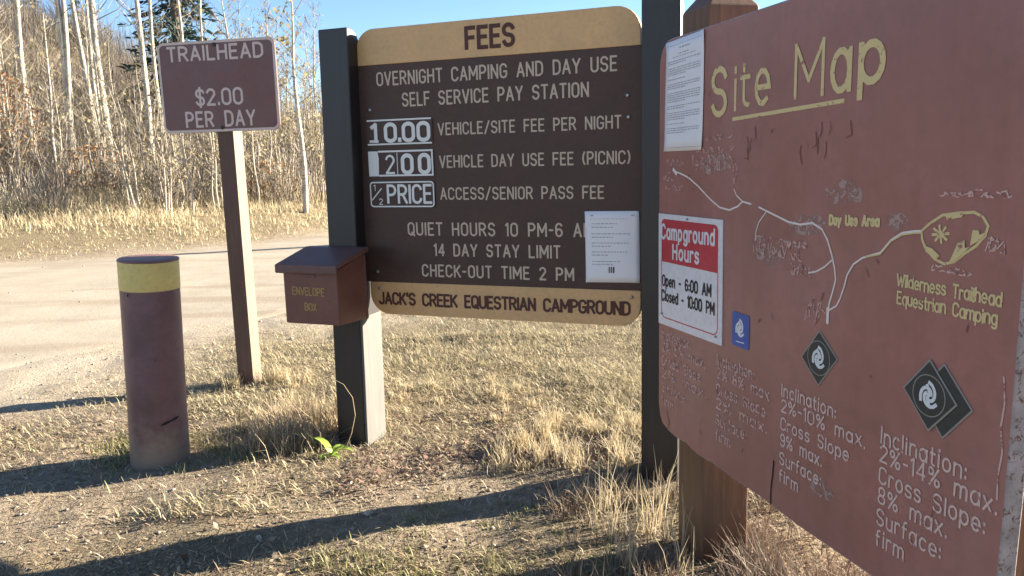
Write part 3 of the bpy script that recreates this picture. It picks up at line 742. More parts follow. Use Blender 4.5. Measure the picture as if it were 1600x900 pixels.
# ------------------------------------------------------------------ campground hours sign
hrs = tag(frame('hours_sign', MO, MA), 'white plastic campground hours sign with red header screwed onto the map board', 'sign')
hp = [(.026, .859), (.494, .873), (.488, 1.284), (.023, 1.277)]
def hmap(s, t):
    a = np.array(hp[0]) * (1 - s) + np.array(hp[1]) * s; b = np.array(hp[3]) * (1 - s) + np.array(hp[2]) * s; p = a * (1 - t) + b * t; return (float(p[0]), float(p[1]))
MB().plate(hp, -.0055, -.0012).build('sheet', M_plastic, hrs, bevel=.0008)
m = MB(); rr = rounded(.055, .945, .575, .955, (0, 0, .05, .05), 4)
m.add([(*[hmap(s, t)[0]], -.0061, hmap(s, t)[1]) for s, t in rr], [tuple(range(len(rr)))]); m.build('red_header', M_red, hrs)
m = MB(); bd = rounded(.055, .945, .07, .575, (.06, .06, 0, 0), 4); bd = [bd[-1]] + bd[:-1]
ribbon(m, [hmap(s, t) for s, t in bd][0:], .0042, -.0062); m.build('red_border', M_red, hrs)
line(hrs, M_plastic, 'Campground', .052, .440, 1.187, .050, .0105, -.0066, z1=1.199, sp=.27); line(hrs, M_plastic, 'Hours', .146, .337, 1.120, .050, .0105, -.0066, z1=1.126, sp=.27)
line(hrs, M_black, 'Open - 6:00 AM', .060, .422, 1.010, .038, .0080, -.0064, z1=1.026, sp=.27); line(hrs, M_black, 'Closed - 10:00 PM', .055, .445, .953, .038, .0080, -.0064, z1=.968, sp=.25)
for s, t in ((.5, .975), (.07, .1), (.93, .06)): bolt(hrs, *[hmap(s, t)[0]], -.0055, hmap(s, t)[1], .004)

# ------------------------------------------------------------------ trailhead sign
TO, TA = (-1.893, 5.313), 12.0
tr = tag(frame('trailhead_sign', TO, TA), 'brown metal trailhead sign reading two dollars per day on a wooden post', 'sign')
pm = MB().box(-.016, .100, 0, .115, -.3, 2.20); pm.m = [0, 0, 0, 1, 0, 1]
pm.build('post', [M_postbrown, M_litside], tr, bevel=.004)
MB().plate(rounded(-.392, .446, 1.712, 2.290, (.045,) * 4, 6), -.014, -.002).build('panel', M_trail, tr, bevel=.001)
m = MB(); p = rounded(-.383, .437, 1.721, 2.281, (.04,) * 4, 6); ribbon(m, p + [p[0]], .016, -.0152); m.build('border', M_trailw, tr)
line(tr, M_trailw, 'TRAILHEAD', -.315, .358, 2.172, .084, .0155, -.0152, sp=.26)
line(tr, M_trailw, '$2.00', -.135, .192, 1.887, .096, .0155, -.0152, sp=.24)
line(tr, M_trailw, 'PER DAY', -.220, .270, 1.750, .090, .0155, -.0152, sp=.28)
for u, z in ((.025, 2.262), (.035, 1.738)): bolt(tr, u, -.0155, z, .013, M_black)

# ------------------------------------------------------------------ bollard
bo = empty('bollard', (-1.845, 3.925, 0)); bo.rotation_euler = (R(.8), R(2.6), 0)
tag(bo, 'fat maroon steel pipe bollard with a yellow band round its top', 'bollard')
rad = .140
MB().lathe([(rad + .004, -.2), (rad + .003, .05), (rad, .3), (rad - .001, .905)], 56).build('pipe', M_boll, bo, smooth=True)
MB().lathe([(rad + .0005, .9052), (rad + .001, .91), (rad + .001, 1.040), (rad + .0005, 1.044)], 56).build('band', M_yel, bo, smooth=True)
MB().lathe([(rad + .002, 1.0445), (rad + .003, 1.050), (rad - .002, 1.055), (rad - .03, 1.058), (.02, 1.060)], 56).build('cap', M_bollcap, bo, smooth=True)
for ob in bo.children:
    md = ob.modifiers.new('split', 'EDGE_SPLIT'); md.split_angle = R(40)
def scuff(a0, a1, z0, z1, w):
    m = MB(); n = 14; vs = []; fs = []
    for i in range(n + 1):
        t = i / n; a = R(a0 + (a1 - a0) * t); hw = w * math.sin(math.pi * min(1, max(.04, t * .96 + .02))) ** .5 * (1 + .3 * math.sin(9 * t)); z = z0 + (z1 - z0) * t; r = rad + .0042
        vs += [(r * math.cos(a), r * math.sin(a), z - hw / 2), (r * math.cos(a), r * math.sin(a), z + hw / 2)]
    for i in range(n): fs.append((2 * i, 2 * i + 2, 2 * i + 3, 2 * i + 1))
    return m.add(vs, fs).build('scuff', M_crack, bo)
scuff(-62, -24, .232, .258, .014); scuff(-112, -108, .885, .893, .012)

# ------------------------------------------------------------------ vegetation builders
def blade_mesh(name, base, length, width, tilt, azim, bend, mats, seed=0, stuff=True):
    """many bent blades: base (n,3); each is a quad and a tip quad, bending outwards"""
    n = len(base)
    dx, dy = np.cos(azim), np.sin(azim); px, py = -dy, dx
    t1 = tilt; t2 = tilt + bend
    p1 = base + np.stack([dx * np.sin(t1), dy * np.sin(t1), np.cos(t1)], 1) * (length * .55)[:, None]
    p2 = p1 + np.stack([dx * np.sin(t2), dy * np.sin(t2), np.cos(t2)], 1) * (length * .45)[:, None]
    s = np.stack([px, py, np.zeros(n)], 1) * (width / 2)[:, None]
    V = np.stack([base - s, base + s, p1 + s * .8, p1 - s * .8, p2 + s * .15, p2 - s * .15], 1).reshape(-1, 3)
    k = np.arange(n)[:, None] * 6
    Fq = np.concatenate([k + np.array([[0, 1, 2, 3]]), k + np.array([[3, 2, 4, 5]])], 0)
    return mesh_from(name, V, Fq, mats)
def link(name, me, parent=None):
    o = bpy.data.objects.new(name, me); col.objects.link(o)
    if parent: o.parent = parent
    return o
RS = np.random.RandomState(7)
def scatter(n, x0, x1, y0, y1, dens):
    P = np.stack([RS.uniform(x0, x1, n), RS.uniform(y0, y1, n)], 1)
    return P[RS.rand(n) < dens(P)]
def at3(P, dz=-.004): return np.column_stack([P, height(P) + dz])
SOLID = [((-1.845, 3.925), .16), ((-.86, 4.14), .13), ((.65, 3.45), .13)]
def clear(P):
    m = np.ones(len(P), bool)
    for (x, y), r in SOLID: m &= np.hypot(P[:, 0] - x, P[:, 1] - y) > r
    return m

# short dry turf behind and around the signs
def turf_d(P):
    n = fbm(P, 51, 4, 2.4); n2 = fbm(P, 52, 3, 9.0)
    return np.clip(straw_mask(P) * (.95 + .75 * n) * (.85 + .6 * n2) + .03, 0, 1) * (1 - .97 * road_mask(P)) * clear(P)
Pn = np.concatenate([scatter(300000, -3.6, 3.4, 3.2, 6.6, turf_d), scatter(130000, -3.6, 5.0, 6.6, 10.5, lambda P: turf_d(P) * .8)])
n = len(Pn); me = blade_mesh('dry_turf', at3(Pn), RS.uniform(.02, .068, n) * (1 + .6 * fbm(Pn, 53, 2, 3.0)), RS.uniform(.003, .007, n), np.abs(RS.normal(.95, .35, n)), RS.uniform(0, 6.283, n), RS.uniform(.1, .9, n), M_grass)
tag(link('dry_grass', me), 'short matted straw-coloured grass covering the ground behind the fees board', 'grass', kind='stuff')

# taller straw tufts
def tufts(name, centres, per, hgt, spread, mats, label, wid=(.003, .006), tilt=.28):
    B = []; Lh = []
    for (x, y, s) in centres:
        k = int(per * s); a = RS.uniform(0, 6.283, k); r = np.abs(RS.normal(0, spread * s, k))
        B.append(np.stack([x + r * np.cos(a), y + r * np.sin(a)], 1)); Lh.append(RS.uniform(.45, 1.0, k) * hgt * s)
    B = np.concatenate(B); Lh = np.concatenate(Lh); m = clear(B); B = B[m]; Lh = Lh[m]; n = len(B)
    me = blade_mesh(name, at3(B), Lh, RS.uniform(*wid, n), np.abs(RS.normal(tilt, tilt * .7, n)), RS.uniform(0, 6.283, n), RS.uniform(0, .7, n), mats)
    return tag(link(name, me), label, 'grass', kind='stuff')
ct = [(-1.97, 5.30, 1.0), (-1.90, 5.25, .7), (-1.66, 5.34, .9), (-1.60, 5.36, .8), (-2.05, 5.38, .8), (-1.50, 5.2, .6), (-1.45, 5.35, .7)]
ct += [(RS.uniform(-1.3, 1.2), RS.uniform(4.2, 5.2), RS.uniform(.25, .6)) for _ in range(44)] + [(RS.uniform(-.1, .75), RS.uniform(3.65, 4.3), RS.uniform(.5, .9)) for _ in range(34)]
ct += [(RS.uniform(-1.6, -1.0), RS.uniform(4.1, 4.9), RS.uniform(.4, .75)) for _ in range(26)]
tufts('straw_tufts', ct, 70, .175, .06, M_tall, 'taller straw tufts standing round the post feet and behind the fees board')
# weathered stems under the map board
cs = [(RS.uniform(.10, 1.15), RS.uniform(1.9, 3.5), RS.uniform(.45, .9)) for _ in range(92)]
tufts('weed_stems', cs, 46, .18, .07, M_stem, 'grey-brown dead weed stems crowding under the site map board', (.002, .006), .5)
cs = [(RS.uniform(.72, 1.15), RS.uniform(1.75, 2.7), RS.uniform(.7, 1.2)) for _ in range(52)]
tufts('weed_stems', cs, 40, .26, .05, M_stem, 'taller dark weed stems along the bottom edge of the site map board', (.002, .006), .35)
cs = [(RS.uniform(-1.42, -.98), RS.uniform(3.95, 4.45), RS.uniform(.5, 1.05)) for _ in range(44)]
tufts('weed_stems', cs, 52, .27, .06, M_debris, 'pale tangled dead weeds on the bollard side of the left dark post', (.002, .006), .5)
cs = [(RS.uniform(.25, .62), RS.uniform(2.55, 3.2), RS.uniform(.6, 1.1)) for _ in range(14)]
tufts('pale_stems', cs, 17, .30, .035, M_tall, 'pale upright straw stems at the foot of the right dark post', (.002, .005), .2)
# greener patches on the path side
cg = [(RS.uniform(-2.25, -1.95), RS.uniform(4.0, 4.45), RS.uniform(.6, 1.1)) for _ in range(26)] + [(RS.uniform(-1.68, -1.35), RS.uniform(3.85, 4.5), RS.uniform(.5, 1.0)) for _ in range(20)] + [(RS.uniform(-.75, .35), RS.uniform(2.25, 2.85), RS.uniform(.4, 1.0)) for _ in range(75)] + [(RS.uniform(-2.25, -1.5), RS.uniform(3.75, 4.35), RS.uniform(.4, .8)) for _ in range(30)] + [(RS.uniform(-.5, .3), RS.uniform(2.9, 3.4), RS.uniform(.3, .7)) for _ in range(26)]
tufts('green_grass', cg, 90, .060, .10, M_green, 'low greenish grass in patches near the bollard and the front shadow', (.003, .006), .6)

# leaf litter, twigs and pebbles in front
def flakes(name, P, size, mats, label, cat, lift=.012):
    n = len(P); a = RS.uniform(0, 6.283, n); z = height(P) + RS.uniform(.001, lift, n)
    w = size * RS.uniform(.3, .9, n); tl = RS.normal(0, .45, n); tl2 = RS.normal(0, .45, n)
    ux = np.stack([np.cos(a), np.sin(a), tl], 1) * (size / 2)[:, None]; uy = np.stack([-np.sin(a), np.cos(a), tl2], 1) * (w / 2)[:, None]
    c = np.column_stack([P, z + .3 * size * np.abs(tl)])
    V = np.stack([c - ux, c - uy * .9 + ux * .1, c + ux, c + uy + ux * .1], 1).reshape(-1, 3)
    Fq = np.arange(n)[:, None] * 4 + np.array([[0, 1, 2, 3]])
    return tag(link(name, mesh_from(name, V, Fq, mats)), label, cat, kind='stuff')
dl = lambda P: np.clip(.35 + .6 * fbm(P, 61, 4, 2.0), .04, 1) * (1 - .9 * road_mask(P)) * clear(P)
Pl = scatter(60000, -4.2, 1.6, 1.7, 4.6, dl); flakes('leaf_litter', Pl, RS.gamma(3, .0034, len(Pl)) + .003, M_litter, 'brown leaf litter and chips strewn over the bare ground in front', 'litter')
Pl = scatter(9000, -.85, .55, 3.35, 4.35, lambda P: np.clip(1.1 - np.hypot((P[:, 0] + .05) / .85, (P[:, 1] - 3.85) / .36) + .8 * fbm(P, 62, 3, 4), 0, 1) * clear(P)); flakes('fallen_leaves', Pl, RS.gamma(3, .0042, len(Pl)) + .004, M_litterred, 'dark reddish fallen leaves drifted beside the left dark post', 'leaves', .02)
Pd = scatter(70000, -4.0, 1.5, 1.8, 4.9, lambda P: np.clip(.42 + .75 * fbm(P, 64, 4, 2.6), .03, 1) * (1 - .95 * road_mask(P)) * clear(P))
n = len(Pd); me = blade_mesh('straw_debris', at3(Pd, .002), RS.uniform(.015, .06, n), RS.uniform(.002, .006, n), np.clip(RS.normal(1.25, .25, n), .4, 1.54), RS.uniform(0, 6.283, n), RS.uniform(0, .35, n), M_debris)
tag(link('straw_debris', me), 'broken straw and dead grass lying flat on the path in front of the posts', 'grass', kind='stuff')
def pebbles(P, size):
    ico = np.array([(0, 0, 1), (1, 0, 0), (0, 1, 0), (-1, 0, 0), (0, -1, 0), (0, 0, -.6)], float); fc = np.array([(0, 1, 2), (0, 2, 3), (0, 3, 4), (0, 4, 1), (5, 2, 1), (5, 3, 2), (5, 4, 3), (5, 1, 4)])
    n = len(P); V = ico[None] * RS.uniform(.6, 1.2, (n, 6, 1)) * size[:, None, None] * np.array([1, 1, .6]); a = RS.uniform(0, 6.283, n)
    c, s = np.cos(a)[:, None], np.sin(a)[:, None]
    V = np.stack([V[..., 0] * c - V[..., 1] * s, V[..., 0] * s + V[..., 1] * c, V[..., 2]], -1) + np.column_stack([P, height(P) + size * .25])[:, None, :]
    me = mesh_from('pebbles', V.reshape(-1, 3), (np.arange(n)[:, None, None] * 6 + fc[None]).reshape(-1, 3), M_pebble)
    return tag(link('gravel', me), 'small pale stones scattered over the dirt beside the bollard and road', 'gravel', kind='stuff')
Pp = np.concatenate([scatter(7500, -5.2, .5, 2.0, 7.0, lambda P: np.clip(.5 + .5 * fbm(P, 63, 3, 1.5), .1, 1) * (1 - .7 * road_mask(P)) * (1 - .8 * straw_mask(P)) * clear(P)), scatter(9000, -9, -1, 5.5, 14.5, lambda P: .5 + 0 * P[:, 0])])
pebbles(Pp, RS.gamma(2.2, .0022, len(Pp)) + .002)

# tall straw on the far verge
def bank_d(P):
    d = sdist(P, FAR); return sstep(-.15, 1.0, d) * (1 - .8 * sstep(8, 15, d)) * np.clip(.6 + .6 * fbm(P, 71, 3, .9), .1, 1)
Pb = np.concatenate([scatter(150000, -19, -1.5, 9.5, 30, bank_d), scatter(9000, -4, 14, 18, 40, bank_d), scatter(9000, 1.0, 14, 9.5, 24, lambda P: (1 - sstep(-1.2, -.2, sdist(P, NEAR))) * .8)])
n = len(Pb); dd = sdist(Pb, FAR)
me = blade_mesh('verge_grass', at3(Pb), RS.uniform(.10, .32, n) * (.35 + 1.35 * sstep(.2, 6, np.abs(dd))) * (1 + .4 * fbm(Pb, 72, 2, .8)), RS.uniform(.008, .018, n), np.abs(RS.normal(.35, .25, n)), RS.uniform(0, 6.283, n), RS.uniform(0, .8, n), M_tall)
tag(link('verge_grass', me), 'tall golden dry grass on the bank along the far side of the road', 'grass', kind='stuff')

# brush on the hillside
def twig_cloud(n, rad, hgt, seed, wid=(.012, .03), base=.0, flat=.8):
    """twigs fanning out of the ground: returns verts/faces of thin crossed strips"""
    rg = np.random.RandomState(seed)
    a = rg.uniform(0, 6.283, n); r0 = rad * .6 * np.sqrt(rg.rand(n)); t = rg.uniform(.05, .9, n)
    p0 = np.stack([r0 * np.cos(a), r0 * np.sin(a), base + hgt * .65 * rg.rand(n) ** 1.4], 1)
    az = a + rg.normal(0, .8, n); L = hgt * rg.uniform(.25, .55, n)
    d = np.stack([np.cos(az) * np.sin(t) * flat, np.sin(az) * np.sin(t) * flat, np.cos(t)], 1)
    p1 = p0 + d * L[:, None]
    s = np.stack([-np.sin(az), np.cos(az), rg.normal(0, .3, n)], 1) * (rg.uniform(*wid, n) / 2)[:, None]
    V = np.stack([p0 - s, p0 + s, p1 + s * .3, p1 - s * .3], 1).reshape(-1, 3)
    return V, np.arange(n)[:, None] * 4 + np.array([[0, 1, 2, 3]])
def leaf_cloud(n, rad, z0, z1, size, seed, shape=None):
    rg = np.random.RandomState(seed); a = rg.uniform(0, 6.283, n); t = rg.rand(n)
    rr = rad * np.sqrt(rg.rand(n)) * (shape(t) if shape else np.sqrt(np.clip(1 - (2 * t - 1) ** 2, .05, 1)))
    c = np.stack([rr * np.cos(a), rr * np.sin(a), z0 + (z1 - z0) * t], 1)
    u = rg.normal(0, 1, (n, 3)); u /= np.linalg.norm(u, axis=1)[:, None]; v = np.cross(u, rg.normal(0, 1, (n, 3))); v /= np.linalg.norm(v, axis=1)[:, None]
    s = size * rg.uniform(.6, 1.3, n)[:, None]
    V = np.stack([c - u * s, c - v * s * .6, c + u * s, c + v * s * .6], 1).reshape(-1, 3)
    return V, np.arange(n)[:, None] * 4 + np.array([[0, 1, 2, 3]])
def join(parts):
    V = []; Fq = []; b = 0
    for v, f in parts: V.append(v); Fq.append(f + b); b += len(v)
    return np.concatenate(V), np.concatenate(Fq)

def hill_pt(px, dist):
    a = math.atan((px - 800) / 1257.0); x, y = dist * math.sin(a), dist * math.cos(a); return x, y, hz1(x, y)
parts = {0: [], 1: [], 2: [], 3: []}
for k in range(1800):
    px = RS.uniform(-160, 640) if k < 1500 else RS.uniform(640, 1000); dist = 20 + 54 * RS.rand() ** .9
    x, y, z = hill_pt(px, dist); q = np.array([[x, y]])
    dq = sdist(q, FAR)[0]
    if dq < 7 or (dq < 14 and RS.rand() < .6): continue
    c = fbm(q, 77, 3, .35)[0] + RS.normal(0, .25)
    if c > -.05 and dist > 23 and RS.rand() < .8: key = 3
    else: key = 0 if c < -.08 else (1 if RS.rand() < .35 else 2)
    w = .010 + dist * .00042
    if key == 3: h = RS.uniform(.35, .7); r = RS.uniform(.8, 1.6)
    else: h = RS.uniform(.8, 2.2) * (.8 + dist / 90); r = h * RS.uniform(.5, .9)
    v, f = twig_cloud(150, r, h, 1000 + k, (w * .25, w * .8)); parts[key].append((v + np.array([x, y, z - .05]), f))
for key, mt, nm, lb in ((0, M_brush, 'hillside_brush', 'mass of dark leafless brush in patches over the hillside'), (1, M_olive, 'olive_undergrowth', 'olive undergrowth mixed into the hillside brush'),
                        (2, M_brush2, 'grey_brush', 'mass of purplish grey leafless brush over the hillside'), (3, M_hillgrass, 'hill_grass', 'pale dry grass in the openings between the hillside brush')):
    V, Fq = join(parts[key]); tag(link(nm, mesh_from(nm, V, Fq, mt)), lb, 'brush', kind='stuff')

# aspens: trunk, forking bare branches, a few last leaves
def aspen_parts(seed, h, r, lean=0.0, leaves=22, crown0=.25, nb=26, fork=False):
    rg = random.Random(seed)
    def wob(z): t = z / h; return (lean * t * h + .10 * math.sin(2.1 * t + seed) * t * h * .10 + .035 * math.sin(9 * t + seed * 2), .05 * math.sin(7 * t + seed * 3) + .02 * math.sin(15 * t))
    tp = [(*wob(h * i / 14), h * i / 14 - (.25 if i == 0 else 0)) for i in range(15)]
    tk = MB().tube(tp, [r * (1 - .86 * (i / 14) ** 1.1) + .004 for i in range(15)], 8)
    if fork:
        tk.tube([(*wob(h * .18), h * .18)] + [(wob(h * (.2 + .055 * i))[0] + .13 * i ** .8 * .3 + .03, wob(h * .3)[1] + .04 * i * .2, h * (.2 + .055 * i)) for i in range(1, 14)], [r * .8 * (1 - .06 * i) for i in range(14)], 7)
    br = MB(); lv = []
    for k in range(nb):
        z = h * (crown0 + (1 - crown0) * (k + rg.random()) / nb); b = Vector((*wob(z), z)); a = rg.uniform(0, 6.283); up = rg.uniform(.45, 1.0)
        L = h * .17 * (1.15 - .75 * z / h) * rg.uniform(.6, 1.2); d = Vector((math.cos(a), math.sin(a), up)).normalized()
        pts = [b, b + d * L * .5 + Vector((0, 0, .03)), b + d * L + Vector((0, 0, L * .22))]
        br.tube(pts, [max(.008, r * .20 * (1 - .7 * z / h)), max(.006, r * .12 * (1 - .6 * z / h)), .004], 4, cap=False)
        for j in range(7):
            s = rg.uniform(.25, 1.0); p = pts[0].lerp(pts[2], s); a2 = a + rg.uniform(-1.1, 1.1); d2 = Vector((math.cos(a2), math.sin(a2), rg.uniform(.2, 1.3))).normalized(); L2 = L * rg.uniform(.2, .5)
            q = p + d2 * L2; sd = d2.cross(Vector((0, 0, 1))).normalized() * .008
            br.add([p - sd, p + sd, q + sd * .4, q - sd * .4], [(0, 1, 2, 3)])
            q2 = q + (d2 + Vector((rg.uniform(-.5, .5), rg.uniform(-.5, .5), .3))).normalized() * L2 * .6
            br.add([q - sd * .5, q + sd * .5, q2 + sd * .3, q2 - sd * .3], [(0, 1, 2, 3)])
            lv.append(q); lv.append(q2)
    lf = MB()
    for _ in range(leaves):
        c = rg.choice(lv) + Vector((rg.uniform(-.1, .1), rg.uniform(-.1, .1), rg.uniform(-.1, .1))); u = Vector((rg.gauss(0, 1), rg.gauss(0, 1), rg.gauss(0, 1))).normalized() * rg.uniform(.03, .055); v = u.orthogonal() * .8
        lf.add([c - u, c - v, c + u, c + v], [(0, 1, 2, 3)])
    return tk, br, lf
def aspen(px, dist, h, r, label, seed, **kw):
    x, y, z = hill_pt(px, dist)
    root = empty('aspen_tree', (x, y, z)); tag(root, label, 'tree', 'tall bare aspens on the slope')
    tk, br, lf = aspen_parts(seed, h, r, **kw)
    tk.build('trunk', M_bark, root, smooth=True); br.build('branches', M_twig, root); lf.build('leaves', M_leaf, root)
    return root
aspen(60, 30, 11, 0.114, 'tall slim aspen with blackened upper trunk, leftmost of the tall trunks', 1, crown0=.35)
aspen(122, 30, 12, 0.120, 'tall pale aspen forking into two close parallel stems', 2, fork=True, crown0=.4)
aspen(163, 34, 12, 0.102, 'slender aspen whose trunk leans left between the forked aspen and the brightest trunk', 3, lean=-.055, crown0=.4)
aspen(178, 27, 11, 0.138, 'brightest and thickest white aspen trunk on the slope', 4, crown0=.4)
aspen(168, 38, 12, 0.084, 'thin aspen hugging the left side of the brightest trunk', 5, crown0=.4)
aspen(243, 31, 11, 0.120, 'white aspen standing just by the left edge of the trailhead sign', 6, crown0=.35)
aspen(262, 36, 12, 0.095, 'aspen with spreading pale branches rising behind the trailhead sign, nearer its left corner', 7, crown0=.3, nb=36)
aspen(305, 37, 11, 0.095, 'aspen with many pale branches in front of the dark spruce above the trailhead sign', 8, crown0=.3, nb=40)
aspen(478, 19, 4.9, 0.067, 'small leafy-topped aspen with a bright stem between trailhead sign and fees board', 9, crown0=.25, leaves=170, nb=34)
aspen(90, 24, 4.6, 0.048, 'slightly leaning thin aspen between the blackened aspen and the forked aspen', 10, lean=.05, crown0=.3)
aspen(338, 23, 6.0, 0.060, 'pale aspen stem seen directly below the trailhead sign beside its post', 12, crown0=.3)

# saplings of the thicket: a few kinds, then copies
kinds = []
for k in range(7):
    h = 1.3 + .32 * k; tk, br, lf = aspen_parts(40 + k, h, .013 + .0020 * k, lean=(-.04, .05, 0, .08, -.02, .03, -.06)[k], leaves=12, crown0=.2, nb=14)
    V = tk.v + br.v + lf.v; F2 = list(tk.f) + [tuple(i + len(tk.v) for i in q) for q in br.f] + [tuple(i + len(tk.v) + len(br.v) for i in q) for q in lf.f]
    kinds.append(mesh_from('aspen_sapling', V, F2, [M_sapbark, M_twig, M_leaf], [0] * len(tk.f) + [1] * len(br.f) + [2] * len(lf.f)))
cnt = 0
spots = []
while cnt < 165:
    px = (RS.uniform(-60, 520) if cnt < 60 else RS.uniform(190, 360) if cnt < 95 else RS.uniform(360, 520)) if cnt < 150 else RS.uniform(530, 900); dist = RS.uniform(15, 34) if cnt < 60 else RS.uniform(15, 26)
    x, y, z = hill_pt(px, dist); d = sdist(np.array([[x, y]]), FAR)[0]
    if d < 2.8 or d > 17: continue
    o = link('aspen_sapling', kinds[RS.randint(7)]); o.location = (x, y, z - .05); o.rotation_euler = (RS.normal(0, .05), RS.normal(0, .05), RS.uniform(0, 6.283)); s = RS.uniform(.75, 1.15); o.scale = (s, s, s)
    tag(o, 'thin bare pale sapling in the dense thicket above the far roadside', 'sapling', 'aspen saplings of the roadside thicket'); cnt += 1
rp = MB().tube([(0, 0, -.3), (0, 0, 2.42), (0, 0, 2.5)], [.12, .11, .07], 10).build('roadside_post', M_postbrown); rp.location = (2.6, 16.55, hz1(2.6, 16.55))
tag(rp, 'round wooden post at the road bend, hidden behind the fees board', 'post')

# branchy young trees: two stands, each from one kind of mesh
def stand(n, pxs, dists, hgt, r, label, group, seed, leaves, mt):
    kk = []
    for q in range(3):
        h = hgt * (.85 + .15 * q); tk, br, lf = aspen_parts(seed + q, h, r, lean=(.03, -.04, .0)[q], leaves=leaves, crown0=.18, nb=46)
        mk = lambda nm, b, m_: mesh_from(nm, b.v, b.f, m_)
        kk.append((mk('trunk', tk, M_sapbark), mk('branches', br, mt), mk('leaves', lf, M_leaf)))
    for i in range(n):
        x, y, z = hill_pt(RS.uniform(*pxs), RS.uniform(*dists))
        if sdist(np.array([[x, y]]), FAR)[0] < 4.5: x, y, z = hill_pt(RS.uniform(*pxs), dists[1])
        t = tag(empty('aspen_tree', (x, y, z - .05), RS.uniform(0, 6.28)), label, 'tree', group); t.scale = (RS.uniform(.85, 1.15),) * 3
        for m_ in kk[i % 3]: link(m_.name.split('.')[0], m_, t)
stand(20, (352, 545), (23, 42), 5.6, .045, 'bare grey-tan tree in the stand between the trailhead sign and the fees board', 'bare trees between the two signs', 500, 60, M_twig)
stand(13, (-40, 250), (24, 40), 4.8, .035, 'branchy young aspen among the tall pale trunks on the slope', 'young aspens among the tall trunks', 520, 40, M_twig)

# shrubs on the verge
def shrub(px, dist, rad, h, mt, label, group, seed, leafy=0, leafm=None):
    x, y, z = hill_pt(px, dist); root = empty('shrub', (x, y, z - .03)); tag(root, label, 'shrub', group)
    V, Fq = twig_cloud(260, rad, h, seed, (.008, .02)); link('stems', mesh_from('stems', V, Fq, mt), root)
    if leafy:
        V, Fq = leaf_cloud(leafy, rad, h * .15, h * 1.1, .045, seed + 1); link('leaves', mesh_from('leaves', V, Fq, leafm), root)
shrub(12, 24, 1.1, 2.9, M_twig, 'tall rust-orange shrub by the left border of the photo', None, 200, 1500, M_orange)
shrub(150, 21.5, .9, 1.3, M_twig, 'low rust-brown shrub below the forked aspen', None, 203, 420, M_orange)
shrub(425, 21, .9, 1.0, M_twig, 'reddish-brown shrub at the roadside right of the trailhead post', None, 206, 380, M_orange)
for k, (px, dist, rd, h) in enumerate(((28, 20, .9, 1.3), (75, 19.5, .8, 1.1), (215, 21, .9, 1.3), (270, 20, .8, 1.2), (300, 22, 1.0, 1.5), (385, 22, .9, 1.4), (455, 20.5, .8, 1.3), (500, 21, 1.0, 1.6), (105, 23, 1.0, 1.6), (190, 24, 1.1, 1.7), (345, 25, 1.1, 1.7))):
    shrub(px, dist, rd, h, M_brush2 if k % 2 else M_twig, 'grey leafless shrub at the foot of the slope among the saplings', 'grey leafless shrubs', 220 + 2 * k)

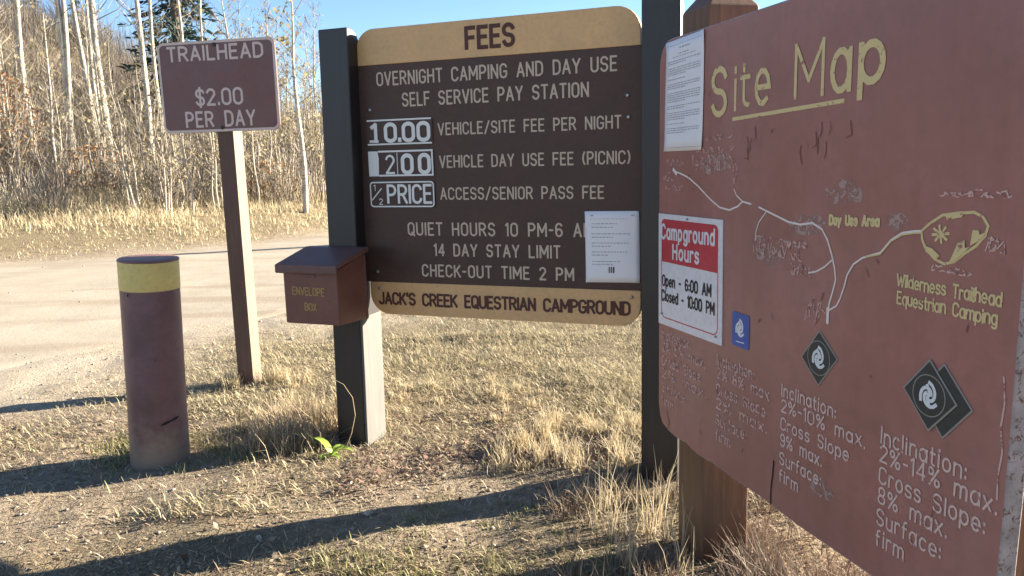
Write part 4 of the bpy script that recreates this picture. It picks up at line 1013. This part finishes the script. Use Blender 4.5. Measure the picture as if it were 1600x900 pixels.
# spruces
def spruce(px, dist, h, r, label, seed, nb=150, z0=.06):
    x, y, z = hill_pt(px, dist); root = empty('spruce_tree', (x, y, z)); tag(root, label, 'tree')
    MB().tube([(0, 0, -.3), (0, 0, h * .5), (0, 0, h)], [.018 * h, .012 * h, .01], 7).build('trunk', M_cbark, root, smooth=True)
    rg = np.random.RandomState(seed); pts = []
    for k in range(nb):
        t = (k + rg.rand()) / nb; zz = h * (z0 + (1 - z0) * t); L = r * (1 - t) ** .8 * rg.uniform(.65, 1.1) + .12; a = rg.uniform(0, 6.283)
        m = max(5, int(26 * L / r)); s = rg.uniform(.1, 1, m); droop = -.28 * L * s ** 1.3 + .10 * L * s ** 3
        sw = rg.normal(0, .12 * L, m) * (1.1 - s * .7)
        pts.append(np.stack([np.cos(a) * L * s - np.sin(a) * sw, np.sin(a) * L * s + np.cos(a) * sw, zz + droop + rg.normal(0, .04, m)], 1))
    c = np.concatenate(pts); n = len(c); u = np.column_stack([c[:, :2], np.full(n, -.2)]); u /= np.linalg.norm(u, axis=1)[:, None] + 1e-6; u += rg.normal(0, .45, (n, 3)); v = np.cross(u, rg.normal(0, 1, (n, 3))); v /= np.linalg.norm(v, axis=1)[:, None] + 1e-6
    s = rg.uniform(.10, .24, n)[:, None] * (h / 12) ** .5
    V = np.stack([c - u * s, c - v * s * .28, c + u * s, c + v * s * .28], 1).reshape(-1, 3)
    link('crown', mesh_from('crown', V, np.arange(n)[:, None] * 4 + np.array([[0, 1, 2, 3]]), M_needle), root)
spruce(300, 44, 15, 3.3, 'large dark blue-green spruce rising behind the trailhead sign', 300, 420)
spruce(86, 76, 6.2, 1.1, 'small dark spruce alone on the skyline near the upper left corner', 302, 110)
spruce(150, 80, 5.0, 1.0, 'small spruce on the skyline behind the leaning aspen', 303, 90)

# ------------------------------------------------------------------ weeds at the post
gx0, gy0 = -.945, 3.885
wd = empty('green_weed', (gx0, gy0, hz1(gx0, gy0))); tag(wd, 'bright green broad-leaved weed at the foot of the left dark post', 'plant')
for k, (a, t, L, w) in enumerate(((2.7, .35, .16, .045), (-.3, .55, .13, .055), (4.1, .9, .10, .04), (1.2, .7, .11, .04), (5.4, .8, .09, .04))):
    vs = []; n = 6
    for i in range(n + 1):
        s = i / n; tt = t + .7 * s * s; c = Vector((math.cos(a) * math.sin(tt) * L * s, math.sin(a) * math.sin(tt) * L * s, math.cos(tt) * L * s)); hw = w * .5 * math.sin(math.pi * min(.97, .12 + .86 * s)); sd = Vector((-math.sin(a), math.cos(a), 0)) * hw
        vs += [c - sd, c + Vector((0, 0, -hw * .3)), c + sd]
    fs = []
    for i in range(n): b = 3 * i; fs += [(b, b + 1, b + 4, b + 3), (b + 1, b + 2, b + 5, b + 4)]
    MB().add(vs, fs).build('leaf', M_weedgreen, wd, smooth=True)
stk = MB(); bx, by = -.90, 3.95; zb = hz1(bx, by)
stk.tube([(bx, by, zb - .01), (bx + .05, by - .02, zb + .10), (bx + .075, by - .02, zb + .20), (bx + .065, by - .01, zb + .29), (bx + .02, by, zb + .36), (bx - .05, by + .0, zb + .40)], [.0022, .002, .002, .0017, .0014, .001], 5)
tag(stk.build('dry_stalk', M_tall), 'single arching dry stalk bending in front of the left dark post', 'plant')
